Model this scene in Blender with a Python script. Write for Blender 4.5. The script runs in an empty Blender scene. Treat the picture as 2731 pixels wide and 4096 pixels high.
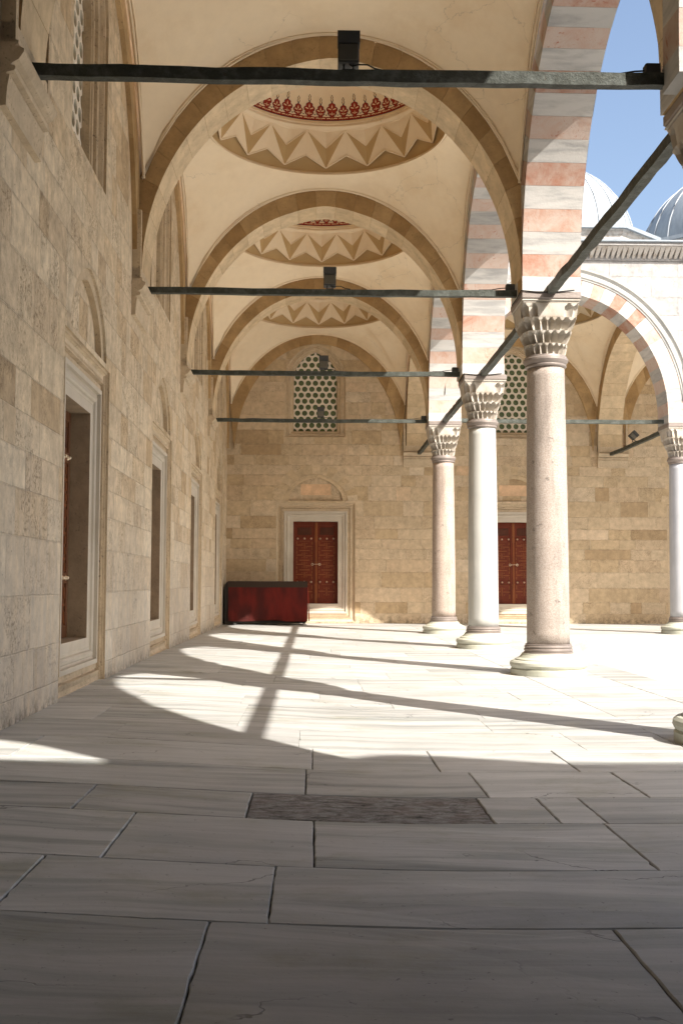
import bpy, math, random
from mathutils import Vector, Matrix
R = random.Random(7)
sc = bpy.context.scene
col = sc.collection
PI = math.pi

# ------------------------------------------------------------------ camera
YAW, PIT, ROL = .0261, .0655, .0029
cy, sy, cp, sp = math.cos(YAW), math.sin(YAW), math.cos(PIT), math.sin(PIT)
rt = Vector((cy, -sy, 0)); f0 = Vector((sy, cy, 0)); zz = Vector((0, 0, 1))
fw = f0 * cp + zz * sp; up = -f0 * sp + zz * cp
r2 = rt * math.cos(ROL) + up * math.sin(ROL)
u2 = up * math.cos(ROL) - rt * math.sin(ROL)
cam = bpy.data.cameras.new('camera'); co = bpy.data.objects.new('camera', cam); col.objects.link(co)
m = Matrix((r2, u2, -fw)).transposed().to_4x4(); m.translation = Vector((0, 0, 1.4)); co.matrix_world = m
cam.sensor_fit = 'HORIZONTAL'; cam.sensor_width = 36; cam.lens = 4303.5 / 2731 * 36
cam.clip_start = .05; cam.clip_end = 3000
sc.camera = co
# ------------------------------------------------------------------ light
SUN = Vector((.71, -.86, 1)).normalized()          # towards the sun
el = math.asin(SUN.z); az = math.atan2(SUN.x, SUN.y)
w = bpy.data.worlds.new('World'); sc.world = w; w.use_nodes = True
nt = w.node_tree; bg = nt.nodes['Background']
sky = nt.nodes.new('ShaderNodeTexSky'); sky.sky_type = 'NISHITA'; sky.sun_disc = False
sky.sun_elevation = el; sky.sun_rotation = az; sky.dust_density = 4.0; sky.air_density = 1.0; sky.ozone_density = .3
nt.links.new(sky.outputs[0], bg.inputs[0]); bg.inputs[1].default_value = .13
sl = bpy.data.lights.new('sun', 'SUN'); sl.energy = 5; sl.angle = math.radians(.55); sl.color = (1, .94, .87)
so = bpy.data.objects.new('sun', sl); col.objects.link(so)
so.rotation_euler = (-SUN).to_track_quat('-Z', 'Y').to_euler(); so.location = (20, -20, 30)
sc.view_settings.view_transform = 'Standard'; sc.view_settings.look = 'None'
sc.view_settings.exposure = 1.06; sc.view_settings.gamma = 1
sc.render.engine = 'CYCLES'
cs = sc.cycles
cs.max_bounces = 10; cs.diffuse_bounces = 8; cs.glossy_bounces = 3; cs.use_denoising = True
cs.sample_clamp_indirect = 6
try: cs.denoiser = 'OPENIMAGEDENOISE'
except Exception: pass

# ------------------------------------------------------------------ node helpers
class NT:
    def __init__(s, name, rough=.8):
        s.m = bpy.data.materials.new(name); s.m.use_nodes = True
        s.t = s.m.node_tree; s.b = s.t.nodes['Principled BSDF']; s.b.inputs['Roughness'].default_value = rough
        s.b.inputs['Specular IOR Level'].default_value = .25
    def n(s, ty, **k):
        x = s.t.nodes.new(ty)
        for a, b in k.items(): setattr(x, a, b)
        return x
    def put(s, sock, v):
        if v is None: return
        if isinstance(v, bpy.types.NodeSocket): s.t.links.new(v, sock)
        else: sock.default_value = v
    def M(s, op, a, b=None, c=None, clamp=False):
        x = s.n('ShaderNodeMath', operation=op); x.use_clamp = clamp
        s.put(x.inputs[0], a); s.put(x.inputs[1], b); s.put(x.inputs[2], c); return x.outputs[0]
    def obj(s): return s.n('ShaderNodeTexCoord').outputs['Object']
    def xyz(s, v):
        x = s.n('ShaderNodeSeparateXYZ'); s.put(x.inputs[0], v); return x.outputs
    def comb(s, x=0., y=0., z=0.):
        c = s.n('ShaderNodeCombineXYZ'); s.put(c.inputs[0], x); s.put(c.inputs[1], y); s.put(c.inputs[2], z); return c.outputs[0]
    def scale(s, v, k):
        x = s.n('ShaderNodeVectorMath', operation='MULTIPLY'); s.put(x.inputs[0], v); x.inputs[1].default_value = k; return x.outputs[0]
    def addv(s, v, k):
        x = s.n('ShaderNodeVectorMath', operation='ADD'); s.put(x.inputs[0], v); s.put(x.inputs[1], k); return x.outputs[0]
    def noise(s, v, sc_, det=4., ro=.55, dist=0., out=0):
        x = s.n('ShaderNodeTexNoise'); s.put(x.inputs['Vector'], v); x.inputs['Scale'].default_value = sc_
        x.inputs['Detail'].default_value = det; x.inputs['Roughness'].default_value = ro; x.inputs['Distortion'].default_value = dist
        return x.outputs[out]
    def white(s, v, out=0):
        x = s.n('ShaderNodeTexWhiteNoise', noise_dimensions='3D'); s.put(x.inputs['Vector'], v); return x.outputs[out]
    def ramp(s, f, stops, interp='LINEAR'):
        x = s.n('ShaderNodeValToRGB'); cr = x.color_ramp; cr.interpolation = interp
        while len(cr.elements) < len(stops): cr.elements.new(.5)
        for e, (p, c) in zip(cr.elements, stops):
            e.position = p; e.color = (*c, 1) if len(c) == 3 else c
        s.put(x.inputs[0], f); return x.outputs[0]
    def step(s, v, a, b):
        x = s.n('ShaderNodeMapRange', interpolation_type='SMOOTHSTEP'); s.put(x.inputs[0], v)
        x.inputs[1].default_value = a; x.inputs[2].default_value = b; return x.outputs[0]
    def mix(s, f, a, b, mode='MIX'):
        x = s.n('ShaderNodeMix', data_type='RGBA', blend_type=mode)
        s.put(x.inputs[0], f)
        for i, v in ((6, a), (7, b)):
            if isinstance(v, tuple) and len(v) == 3: v = (*v, 1)
            s.put(x.inputs[i], v)
        return x.outputs[2]
    def attr(s, name): return s.n('ShaderNodeAttribute', attribute_name=name).outputs['Fac']
    def bump(s, h, d=.01, st=.6):
        x = s.n('ShaderNodeBump'); x.inputs['Distance'].default_value = d; x.inputs['Strength'].default_value = st
        s.put(x.inputs['Height'], h); s.put(s.b.inputs['Normal'], x.outputs[0])
    def col(s, c):
        if isinstance(c, tuple) and len(c) == 3: c = (*c, 1)
        s.put(s.b.inputs['Base Color'], c); return s
    def g(s, c, k):  # scale brightness of colour by socket
        return s.mix(1., c, s.comb(k, k, k), 'MULTIPLY')

MAT = {}
def masonry(name, stops, h=.41, wmin=.5, wmax=1.15, pit=.55, streak=.25, joint=(.60, .50, .38), jd=.5, ma=.9, pale=0., pit_scale=30., pstr=1.4, stain=(.27, .17, .075), foot=0.):
    t = NT(name, .85); o = t.obj(); x, y, z = t.xyz(o)
    z1 = t.M('ADD', z, t.M('MULTIPLY', t.M('SINE', t.M('MULTIPLY', z, 2.3)), .11))
    wob = t.noise(o, 1.7, 2.); z1 = t.M('ADD', z1, t.M('MULTIPLY', t.M('SUBTRACT', wob, .5), .02))
    zr = t.M('DIVIDE', z1, h); row = t.M('FLOOR', zr)
    rr = t.white(t.comb(row, 3.1, 0.)); wd = t.M('MULTIPLY_ADD', rr, wmax - wmin, wmin)
    xo = t.M('ADD', t.M('DIVIDE', x, wd), t.M('MULTIPLY', t.white(t.comb(row, 9.7, 1.)), 40.))
    xj = t.M('ADD', xo, t.M('MULTIPLY', t.M('SINE', t.M('MULTIPLY', xo, 2.7)), .24))
    cl = t.M('FLOOR', xj)
    rnd = t.white(t.comb(row, cl, 2.)); rn2 = t.white(t.comb(row, cl, 5.))
    fx = t.M('FRACT', xj); fz = t.M('FRACT', zr)
    dx = t.M('MULTIPLY', t.M('MINIMUM', fx, t.M('SUBTRACT', 1., fx)), wd)
    dz = t.M('MULTIPLY', t.M('MINIMUM', fz, t.M('SUBTRACT', 1., fz)), h)
    d = t.M('MINIMUM', dx, dz)
    jm = t.M('SUBTRACT', 1., t.step(d, .003, .010))
    c = t.ramp(rnd, stops)
    big = t.noise(o, .45, 3.)
    c = t.g(c, t.M('MULTIPLY_ADD', big, .5, .75))
    mot = t.noise(t.addv(o, t.comb(rnd, rn2, rnd)), 5.5, 6., .65)
    c = t.g(c, t.M('MULTIPLY_ADD', mot, ma, 1. - ma * .5))
    st = t.noise(t.scale(o, (7., 7., .55)), 1., 5., .6)
    c = t.g(c, t.M('SUBTRACT', 1., t.M('MULTIPLY', t.step(st, .5, .8), streak)))
    pv = t.addv(o, t.comb(t.M('MULTIPLY', rn2, 9.), 0., t.M('MULTIPLY', rnd, 9.)))
    worn = t.step(rn2, .25, .95)                                   # some blocks are far more pitted than others
    pt = t.noise(t.scale(o, (1., 1., pstr)), pit_scale, 6., .75)
    reg = t.step(t.noise(pv, 2.6, 4., .65), .36, .62)
    pa = t.M('MULTIPLY', t.M('MULTIPLY', t.step(pt, .50, .62), reg), t.M('MULTIPLY_ADD', worn, .75, .25))
    big_p = t.M('MULTIPLY', t.step(t.noise(t.scale(pv, (1., 1., pstr)), 11., 6., .72), .56, .68), t.M('MULTIPLY', worn, reg))
    c = t.mix(t.M('MULTIPLY', big_p, .75 * pit), c, stain)
    c = t.mix(t.M('MULTIPLY', pa, pit), c, t.mix(.5, stain, (.10, .065, .03)))
    hole = t.step(t.noise(o, 19., 3., .6), .70, .74); c = t.g(c, t.M('SUBTRACT', 1., t.M('MULTIPLY', hole, .75)))
    ew = t.M('MULTIPLY', t.M('SUBTRACT', 1., t.step(d, .0, .045)), t.step(t.noise(o, 8., 5., .7), .45, .65)); c = t.g(c, t.M('SUBTRACT', 1., t.M('MULTIPLY', ew, .30)))
    if pale:   # streaky, paler and greyer towards the foot of the wall
        pm = t.M('MULTIPLY', t.M('SUBTRACT', 1., t.step(z, .2, 3.6)), t.M('MULTIPLY_ADD', t.step(st, .3, .7), .5, .5))
        c = t.mix(t.M('MULTIPLY', pm, pale), c, (.60, .58, .54))
        ds = t.M('MULTIPLY', t.M('SUBTRACT', 1., t.step(z, .02, .30)), t.step(t.noise(o, 9., 5., .7), .45, .62))
        c = t.g(c, t.M('SUBTRACT', 1., t.M('MULTIPLY', ds, .5)))
    jm = t.M('MULTIPLY', jm, t.M('MULTIPLY_ADD', t.step(t.noise(o, 6., 3.), .35, .6), .7, .3))
    if foot:
        ds = t.M('MULTIPLY', t.M('SUBTRACT', 1., t.step(z, .0, .40)), t.step(t.noise(o, 7., 6., .75), .42, .60)); c = t.g(c, t.M('SUBTRACT', 1., t.M('MULTIPLY', ds, foot)))
    c = t.mix(t.M('MULTIPLY', jm, jd), c, joint)
    t.col(c)
    hgt = t.M('SUBTRACT', t.M('SUBTRACT', t.M('MULTIPLY', rnd, .25), t.M('MULTIPLY', pa, .9)), t.M('MULTIPLY', jm, 1.3))
    hgt = t.M('ADD', hgt, t.M('MULTIPLY', mot, .5))
    t.bump(hgt, .012, .7)
    MAT[name] = t.m; return t.m

tan = [(0, (.42, .305, .18)), (.10, (.50, .38, .235)), (.35, (.555, .44, .295)), (.62, (.59, .475, .33)), (.82, (.535, .41, .27)), (.95, (.61, .505, .365)), (1, (.60, .43, .27))]
masonry('end_stone', tan, pit=.8, streak=.12, jd=.45, h=.42, wmin=.55, wmax=1.25, foot=.5, joint=(.66, .54, .38))
grey = [(0, (.44, .325, .195)), (.12, (.54, .43, .295)), (.5, (.635, .53, .38)), (.8, (.60, .48, .325)), (1, (.52, .395, .25))]
masonry('side_stone', grey, pit=.85, streak=.34, jd=.4, pale=.5, h=.43, wmin=.4, wmax=.95, pstr=.7, stain=(.31, .205, .105), foot=.6, ma=1.3)
masonry('white_stone', [(0, (.34, .332, .32)), (.5, (.39, .382, .37)), (1, (.36, .35, .338))], h=.45, wmin=.9, wmax=1.5, pit=.08, streak=.06, jd=.5, joint=(.33, .32, .31))

def arch_stone(name, c0, c1, pit=.5):
    t = NT(name, .85); o = t.obj(); a = t.attr('tone')
    c = t.mix(a, c0, c1)
    oo = t.addv(o, t.comb(a, a, a))
    c = t.g(c, t.M('MULTIPLY_ADD', t.noise(oo, 3., 6., .7), 1.1, .45))
    p = t.M('MULTIPLY', t.step(t.noise(o, 26., 5., .7), .54, .68), t.step(t.noise(oo, 3.1, 3.), .40, .66))
    c = t.g(c, t.M('SUBTRACT', 1., t.M('MULTIPLY', p, pit)))
    t.col(c); t.bump(t.M('SUBTRACT', t.noise(o, 7., 4.), t.M('MULTIPLY', p, .8)), .012, .6)
    MAT[name] = t.m
arch_stone('arch_stone', (.34, .215, .095), (.47, .325, .165))  # ring faces: browner stone, with their shade also put into the colour
arch_stone('lit_soffit_stone', (.54, .415, .26), (.63, .50, .33), .35)  # paler copy for undersides, floor bounce light put into the colour
arch_stone('frame_stone', (.45, .345, .22), (.57, .465, .33), .7)
arch_stone('shaded_jamb', (.27, .20, .13), (.35, .27, .18), .4)  # shade of the deep side-wall door reveals put into a darker colour
arch_stone('tan_voussoir', (.49, .37, .225), (.60, .485, .335), .7)
arch_stone('peach_stone', (.66, .45, .28), (.66, .45, .28), .15)

def marble(name, base, vein, vs=(.8, 9., 9.), amt=.5, rough=.55, tone=True, dirt=0., bump=.004):
    t = NT(name, rough); o = t.obj()
    oo = o
    if tone:
        a = t.attr('tone'); oo = t.addv(o, t.comb(t.M('MULTIPLY', a, 37.), t.M('MULTIPLY', a, 13.), 0.))
    v = t.noise(t.scale(oo, vs), 1., 6., .62, .4)
    c = t.mix(t.M('MULTIPLY', t.step(v, .42, .72), amt), base, vein)
    c = t.g(c, t.M('MULTIPLY_ADD', t.noise(oo, 1.3, 4.), .36, .82))
    if tone: c = t.g(c, t.M('MULTIPLY_ADD', a, .24, .86))
    if dirt:
        dm = t.M('MULTIPLY', t.step(t.noise(t.scale(o, (1., 1.5, 1.)), 1.1, 6., .7), .48, .72), dirt)
        c = t.mix(dm, c, (.36, .29, .20))
        sp_ = t.step(t.noise(o, 30., 4., .7), .66, .74)
        c = t.g(c, t.M('SUBTRACT', 1., t.M('MULTIPLY', sp_, .35)))
    t.col(c); t.bump(t.noise(oo, 14., 5., .7), bump, .5)
    MAT[name] = t.m; return t
t = NT('floor_marble', .5); o = t.obj(); a = t.attr('tone')
oo = t.addv(o, t.comb(t.M('MULTIPLY', a, 37.), t.M('MULTIPLY', a, 13.), 0.))
oo2 = t.addv(oo, t.scale(t.noise(oo, .5, 3., .5, out=1), (0., .55, 0.)))
v1 = t.noise(t.scale(oo2, (.35, 5., 1.)), 1., 7., .62, .5); v2 = t.noise(t.scale(oo2, (1.2, 30., 1.)), 1., 5., .7, .3)
c = t.mix(t.M('MULTIPLY', t.step(v1, .40, .66), t.M('MULTIPLY_ADD', t.M('FRACT', t.M('MULTIPLY', a, 7.3)), .55, .40)), (.465, .46, .44), (.24, .252, .238))
c = t.g(c, t.M('MULTIPLY_ADD', v2, .34, .83))
c = t.g(c, t.M('MULTIPLY_ADD', t.noise(oo, .9, 4.), .5, .75)); c = t.g(c, t.M('MULTIPLY_ADD', a, .20, .89))
dm = t.M('MULTIPLY', t.step(t.noise(t.scale(o, (1., 1.5, 1.)), 1.3, 7., .72), .50, .72), .5)
c = t.mix(dm, c, (.25, .245, .16))
sp_ = t.step(t.noise(o, 26., 5., .72), .63, .70); c = t.g(c, t.M('SUBTRACT', 1., t.M('MULTIPLY', sp_, .45)))
cr = t.n('ShaderNodeTexVoronoi', feature='DISTANCE_TO_EDGE'); t.put(cr.inputs['Vector'], t.addv(t.scale(oo, (.55, .8, 1.)), t.scale(t.noise(o, 2.2, 4., .6, out=1), (.35, .35, .35)))); cr.inputs['Scale'].default_value = 1.
ck = t.M('MULTIPLY', t.M('SUBTRACT', 1., t.step(cr.outputs['Distance'], .001, .005)), t.step(t.noise(oo, .8, 2.), .52, .60))
c = t.g(c, t.M('SUBTRACT', 1., t.M('MULTIPLY', ck, .55)))
t.col(c); t.put(t.b.inputs['Roughness'], t.M('MULTIPLY_ADD', t.noise(oo, 3., 5.), .35, .36))
t.bump(t.M('SUBTRACT', t.M('ADD', t.noise(oo, 2.2, 4.), t.M('MULTIPLY', t.noise(o, 45., 4., .7), .12)), t.M('ADD', t.M('MULTIPLY', sp_, .15), t.M('MULTIPLY', ck, .3))), .012, .5); MAT['floor_marble'] = t.m
marble('white_marble', (.47, .47, .44), (.31, .31, .30), (3., 3., .35), .7, .5, False)
marble('grey_marble', (.45, .46, .48), (.36, .37, .41), (6., 6., .22), .8, .45, False)
marble('base_marble', (.46, .465, .395), (.37, .37, .26), (2., 2., 5.), .5, .6, False)
marble('frame_marble', (.53, .475, .39), (.42, .355, .265), (2., 2., 2.), .45, .55, False)
marble('capital_marble', (.49, .455, .40), (.31, .24, .155), (4., 4., 4.), .5, .65, False)

t = NT('striped_stone', .7); o = t.obj(); a = t.attr('tone'); s_ = t.attr('stripe')
oo = t.addv(o, t.comb(t.M('MULTIPLY', a, 31.), t.M('MULTIPLY', a, 17.), t.M('MULTIPLY', a, 7.)))
wv = t.noise(t.scale(oo, (1.2, 1.2, 9.)), 1., 5., .6, .3)
wc = t.mix(t.step(wv, .4, .7), (.50, .49, .465), (.34, .34, .33))
pk = t.ramp(t.M('ADD', t.noise(oo, 2.6, 6., .7, .6), t.M('MULTIPLY', t.M('SUBTRACT', a, .5), .3)), [(.26, (.40, .205, .14)), (.42, (.465, .33, .265)), (.6, (.49, .40, .345))])
pk = t.mix(t.step(t.noise(t.scale(oo, (9., 9., 3.)), 1., 5., .7, 1.5), .58, .70), pk, (.37, .15, .10))
c = t.mix(s_, wc, pk); c = t.g(c, t.M('MULTIPLY_ADD', a, .3, .82))
t.col(c); t.bump(t.noise(oo, 16., 5., .7), .008, .6); MAT['striped_stone'] = t.m

def granite(name, c0, c1, c2):
    t = NT(name, .6); o = t.obj()
    c = t.ramp(t.noise(o, 55., 3., .8), [(.36, c0), (.5, c1), (.62, c2)])
    c = t.g(c, t.M('MULTIPLY_ADD', t.noise(o, 1.6, 5.), .5, .75))
    ch = t.step(t.noise(o, 6., 6., .75), .61, .68); c = t.g(c, t.M('SUBTRACT', 1., t.M('MULTIPLY', ch, .4)))
    dr = t.M('MULTIPLY', t.step(t.noise(t.scale(o, (4., 4., .5)), 1., 5., .65), .5, .7), .28); c = t.g(c, t.M('SUBTRACT', 1., dr))
    t.col(c); t.bump(t.M('SUBTRACT', t.noise(o, 40., 4.), ch), .006, .6); MAT[name] = t.m
granite('pink_granite', (.27, .22, .185), (.36, .31, .27), (.42, .37, .33))
granite('rose_granite', (.27, .205, .165), (.38, .31, .26), (.44, .375, .325))

t = NT('plaster', .9); o = t.obj()
c = t.mix(t.noise(o, .9, 4.), (.79, .65, .45), (.84, .715, .53)); c = t.g(c, t.M('MULTIPLY_ADD', t.noise(o, 6., 5.), .12, .94))
c = t.mix(t.M('MULTIPLY', t.step(t.noise(o, 1.1, 6., .68), .47, .74), .42), c, (.66, .475, .27))
c = t.mix(t.M('MULTIPLY', t.step(t.noise(o, .55, 7., .7), .54, .66), .22), c, (.88, .80, .66))
cr = t.n('ShaderNodeTexVoronoi', feature='DISTANCE_TO_EDGE'); t.put(cr.inputs['Vector'], t.addv(o, t.scale(t.noise(o, 1.6, 5., .6, out=1), (.8, .8, .8)))); cr.inputs['Scale'].default_value = .75
ck = t.M('MULTIPLY', t.M('SUBTRACT', 1., t.step(cr.outputs['Distance'], .001, .006)), t.step(t.noise(o, .7, 2.), .50, .58)); c = t.g(c, t.M('SUBTRACT', 1., t.M('MULTIPLY', ck, .22)))
t.col(c); t.bump(t.M('ADD', t.noise(o, 3., 3.), t.M('MULTIPLY', t.noise(o, 30., 4.), .2)), .012, .35); MAT['plaster'] = t.m
t = NT('ochre_paint', .9); o = t.obj()
t.col(t.mix(t.noise(o, 4., 5.), (.45, .30, .135), (.54, .385, .195))); MAT['ochre_paint'] = t.m
MAT['red_paint'] = NT('red_paint', .9).col((.30, .035, .022)).m
MAT['ink_paint'] = NT('ink_paint', .9).col((.03, .03, .05)).m
MAT['cream_paint'] = NT('cream_paint', .9).col((.76, .58, .36)).m
t = NT('stucco', .9); o = t.obj(); t.col(t.mix(t.noise(o, 5., 4.), (.68, .61, .50), (.76, .70, .60))); MAT['stucco'] = t.m
t = NT('bottle_glass', .12); o = t.obj(); t.b.inputs['Specular IOR Level'].default_value = .6
t.col(t.mix(t.noise(o, 6., 3.), (.04, .065, .025), (.16, .215, .10))); t.bump(t.noise(o, 24., 3.), .01, .5); MAT['bottle_glass'] = t.m
MAT['dark_void'] = NT('dark_void', .9).col((.02, .018, .014)).m
t = NT('tie_iron', .6); o = t.obj()
c = t.mix(t.step(t.noise(o, 7., 6., .7), .42, .68), (.045, .05, .04), (.09, .10, .088))
c = t.mix(t.step(t.noise(o, 13., 5., .7), .62, .72), c, (.06, .055, .04)); t.col(c); t.bump(t.noise(o, 22., 6., .7), .02, .8); MAT['tie_iron'] = t.m
t = NT('bronze', .45); o = t.obj(); t.b.inputs['Metallic'].default_value = .35
t.col(t.mix(t.noise(o, 5., 5.), (.19, .16, .14), (.33, .29, .265))); t.bump(t.noise(o, 20., 4.), .006, .5); MAT['bronze'] = t.m
t = NT('lead', .55); o = t.obj(); t.b.inputs['Metallic'].default_value = .15
c = t.mix(t.noise(o, 1.6, 6., .65), (.20, .235, .265), (.30, .335, .365)); c = t.g(c, t.M('MULTIPLY_ADD', t.noise(t.scale(o, (3., 3., .5)), 3., 5., .7), .6, .70))
t.col(c); t.bump(t.noise(o, 4., 4.), .02, .4); MAT['lead'] = t.m
MAT['pale_lead'] = NT('pale_lead', .5).col((.40, .43, .455)).m
t = NT('cornice_stone', .8); o = t.obj()
c = t.mix(t.step(t.noise(t.scale(o, (3., 3., 1.)), 2., 6., .7), .45, .7), (.50, .475, .44), (.30, .25, .20)); t.col(c); MAT['cornice_stone'] = t.m

def wood(name, c0, c1, ax=(14., 14., 1.2)):
    t = NT(name, .42); o = t.obj()
    c = t.mix(t.noise(t.scale(o, ax), 1., 6., .65, .8), c0, c1); c = t.g(c, t.M('MULTIPLY_ADD', t.noise(o, 2., 4.), .7, .65))
    t.col(c); t.bump(t.noise(t.scale(o, ax), 2., 5.), .003, .4); MAT[name] = t.m
wood('door_wood', (.095, .016, .007), (.17, .034, .012))
wood('inlay_wood', (.18, .055, .018), (.26, .085, .028))
wood('panel_wood', (.055, .016, .008), (.10, .030, .013))
wood('brown_wood', (.11, .045, .020), (.17, .070, .030))
t = NT('brass', .3); t.b.inputs['Metallic'].default_value = .8; t.col((.75, .62, .45)); MAT['brass'] = t.m
t = NT('red_cloth', .85); o = t.obj()
c = t.mix(t.step(t.noise(t.scale(o, (1.6, 1.6, .7)), 1.2, 3., .5), .38, .68), (.055, .009, .007), (.13, .013, .009))
wv = t.noise(t.scale(o, (60., 60., 6.)), 1., 2.); c = t.g(c, t.M('MULTIPLY_ADD', wv, .5, .75)); t.col(c); t.bump(t.noise(o, 9., 5.), .01, .5); MAT['red_cloth'] = t.m
t = NT('lit_red_cloth', .85); t.col((.42, .035, .022)); MAT['lit_red_cloth'] = t.m  # same cover on the side drape, its sunlight put into a brighter red
t = NT('black_vinyl', .6); o = t.obj(); t.col(t.mix(t.noise(o, 6., 4.), (.013, .011, .009), (.03, .025, .02))); MAT['black_vinyl'] = t.m
MAT['rear_absorbing_stone'] = NT('rear_absorbing_stone', .9).col((.10, .08, .055)).m  # unseen wing coloured dark to cut bounce light on the near floor
MAT['steel'] = NT('steel', .35).col((.5, .5, .5)).m
t = NT('lamp_housing', .55); t.col((.055, .056, .054)); MAT['lamp_housing'] = t.m
t = NT('lamp_louvre', .4); t.col((.16, .15, .12)); MAT['lamp_louvre'] = t.m
MAT['cable'] = NT('cable', .6).col((.02, .02, .02)).m
t = NT('rough_slab', .8); o = t.obj()
nz = t.noise(t.scale(o, (1., 1.9, 1.)), 8.5, 8., .78, .5)
c = t.ramp(nz, [(.33, (.05, .047, .04)), (.43, (.22, .20, .175)), (.53, (.36, .335, .305)), (.66, (.52, .50, .48))])
c = t.mix(t.step(t.noise(o, 4., 3.), .45, .7), c, t.mix(.35, c, (.30, .21, .17)))
t.col(c); t.bump(nz, .05, 1.); MAT['rough_slab'] = t.m
t = NT('grout', .95); o = t.obj(); t.col(t.mix(t.noise(o, 5., 4.), (.06, .055, .045), (.16, .14, .12))); MAT['grout'] = t.m
t = NT('court_paving', .6); o = t.obj(); br = t.n('ShaderNodeTexBrick'); t.put(br.inputs['Vector'], o)
for k, v in (('Scale', 1.), ('Brick Width', 2.1), ('Row Height', 1.), ('Mortar Size', .006)): br.inputs[k].default_value = v
br.inputs['Color1'].default_value = (.46, .455, .44, 1); br.inputs['Color2'].default_value = (.52, .51, .49, 1); br.inputs['Mortar'].default_value = (.35, .33, .3, 1)
c = t.g(br.outputs[0], t.M('MULTIPLY_ADD', t.noise(t.scale(o, (.6, 7., 1.)), 1., 5.), .35, .82)); t.col(c); MAT['court_paving'] = t.m

# ------------------------------------------------------------------ mesh helpers
class MB:
    def __init__(s): s.v = []; s.f = []; s.mi = []; s.tone = []; s.st = []; s.sm = []
    def add(s, vs, fs, mi=0, tone=.5, st=0., smooth=False):
        b = len(s.v); s.v += [tuple(p) for p in vs]
        for f in fs:
            s.f.append([i + b for i in f]); s.mi.append(mi); s.tone.append(tone); s.st.append(st); s.sm.append(smooth)
    def quad(s, a, b, c, d, **k): s.add([a, b, c, d], [[0, 1, 2, 3]], **k)
    def box(s, lo, hi, **k):
        x0, y0, z0 = lo; x1, y1, z1 = hi
        s.add([(x0, y0, z0), (x1, y0, z0), (x1, y1, z0), (x0, y1, z0), (x0, y0, z1), (x1, y0, z1), (x1, y1, z1), (x0, y1, z1)],
              [[3, 2, 1, 0], [4, 5, 6, 7], [0, 1, 5, 4], [1, 2, 6, 5], [2, 3, 7, 6], [3, 0, 4, 7]], **k)
    def bbox(s, lo, hi, b=.01, **k):   # box with chamfered vertical + horizontal edges on all sides
        x0, y0, z0 = lo; x1, y1, z1 = hi; vs = []
        for (z, i) in ((z0, b), (z0 + b, 0), (z1 - b, 0), (z1, b)):
            c = b
            vs += [(x0 + i + c, y0 + i, z), (x1 - i - c, y0 + i, z), (x1 - i, y0 + i + c, z), (x1 - i, y1 - i - c, z),
                   (x1 - i - c, y1 - i, z), (x0 + i + c, y1 - i, z), (x0 + i, y1 - i - c, z), (x0 + i, y0 + i + c, z)]
        fs = [[7, 6, 5, 4, 3, 2, 1, 0], [24 + i for i in range(8)]]
        for r in range(3):
            for i in range(8):
                j = (i + 1) % 8; fs.append([r * 8 + i, r * 8 + j, r * 8 + 8 + j, r * 8 + 8 + i])
        s.add(vs, fs, **k)
    def lathe(s, prof, n=48, c=(0, 0), cap=True, **k):
        vs = []; fs = []
        for (r, z) in prof:
            for i in range(n):
                a = 2 * PI * i / n; vs.append((c[0] + r * math.cos(a), c[1] + r * math.sin(a), z))
        for q in range(len(prof) - 1):
            for i in range(n):
                j = (i + 1) % n; fs.append([q * n + i, q * n + j, q * n + n + j, q * n + n + i])
        if cap: fs.append(list(range(n))[::-1]); fs.append([(len(prof) - 1) * n + i for i in range(n)])
        s.add(vs, fs, **k)
    def tube(s, pts, r=.01, n=6, closed=False, **k):
        pts = [Vector(p) for p in pts]; N = len(pts); vs = []; fs = []
        for i, p in enumerate(pts):
            a = pts[(i - 1) % N] if (closed or i > 0) else p; b = pts[(i + 1) % N] if (closed or i < N - 1) else p
            d = (b - a).normalized(); h = Vector((0, 0, 1)) if abs(d.z) < .9 else Vector((1, 0, 0))
            e1 = d.cross(h).normalized(); e2 = d.cross(e1)
            for q in range(n):
                an = 2 * PI * q / n; vs.append(p + e1 * r * math.cos(an) + e2 * r * math.sin(an))
        for i in range(N if closed else N - 1):
            for q in range(n):
                i2 = (i + 1) % N; q2 = (q + 1) % n; fs.append([i * n + q, i * n + q2, i2 * n + q2, i2 * n + q])
        s.add(vs, fs, smooth=True, **k)
    def build(s, name, mats, parent=None, loc=None, rz=0, recalc=False):
        me = bpy.data.meshes.new(name); me.from_pydata(s.v, [], s.f)
        for mm in (mats if isinstance(mats, (list, tuple)) else [mats]): me.materials.append(MAT[mm])
        me.polygons.foreach_set('material_index', s.mi); me.polygons.foreach_set('use_smooth', s.sm)
        a = me.attributes.new('tone', 'FLOAT', 'FACE'); a.data.foreach_set('value', s.tone)
        a = me.attributes.new('stripe', 'FLOAT', 'FACE'); a.data.foreach_set('value', s.st)
        if recalc:
            import bmesh
            bm = bmesh.new(); bm.from_mesh(me); bmesh.ops.recalc_face_normals(bm, faces=bm.faces); bm.to_mesh(me); bm.free()
        me.update(); o = bpy.data.objects.new(name, me); col.objects.link(o)
        if parent: o.parent = parent
        if loc: o.location = loc
        o.rotation_euler.z = rz
        return o
def tag(o, label=None, cat=None, group=None, kind=None):
    for k, v in (('label', label), ('category', cat), ('group', group), ('kind', kind)):
        if v: o[k] = v
    return o
def empty(name, loc=(0, 0, 0), rz=0, **k):
    o = bpy.data.objects.new(name, None); col.objects.link(o); o.location = loc; o.rotation_euler.z = rz; o.empty_display_size = .3
    return tag(o, **k)
def kids(o): return [c for c in bpy.data.objects if c.parent == o]
def copy_tree(o, parent=None):
    c = o.copy(); col.objects.link(c)
    if parent: c.parent = parent
    for ch in kids(o): copy_tree(ch, c)
    return c
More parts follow.
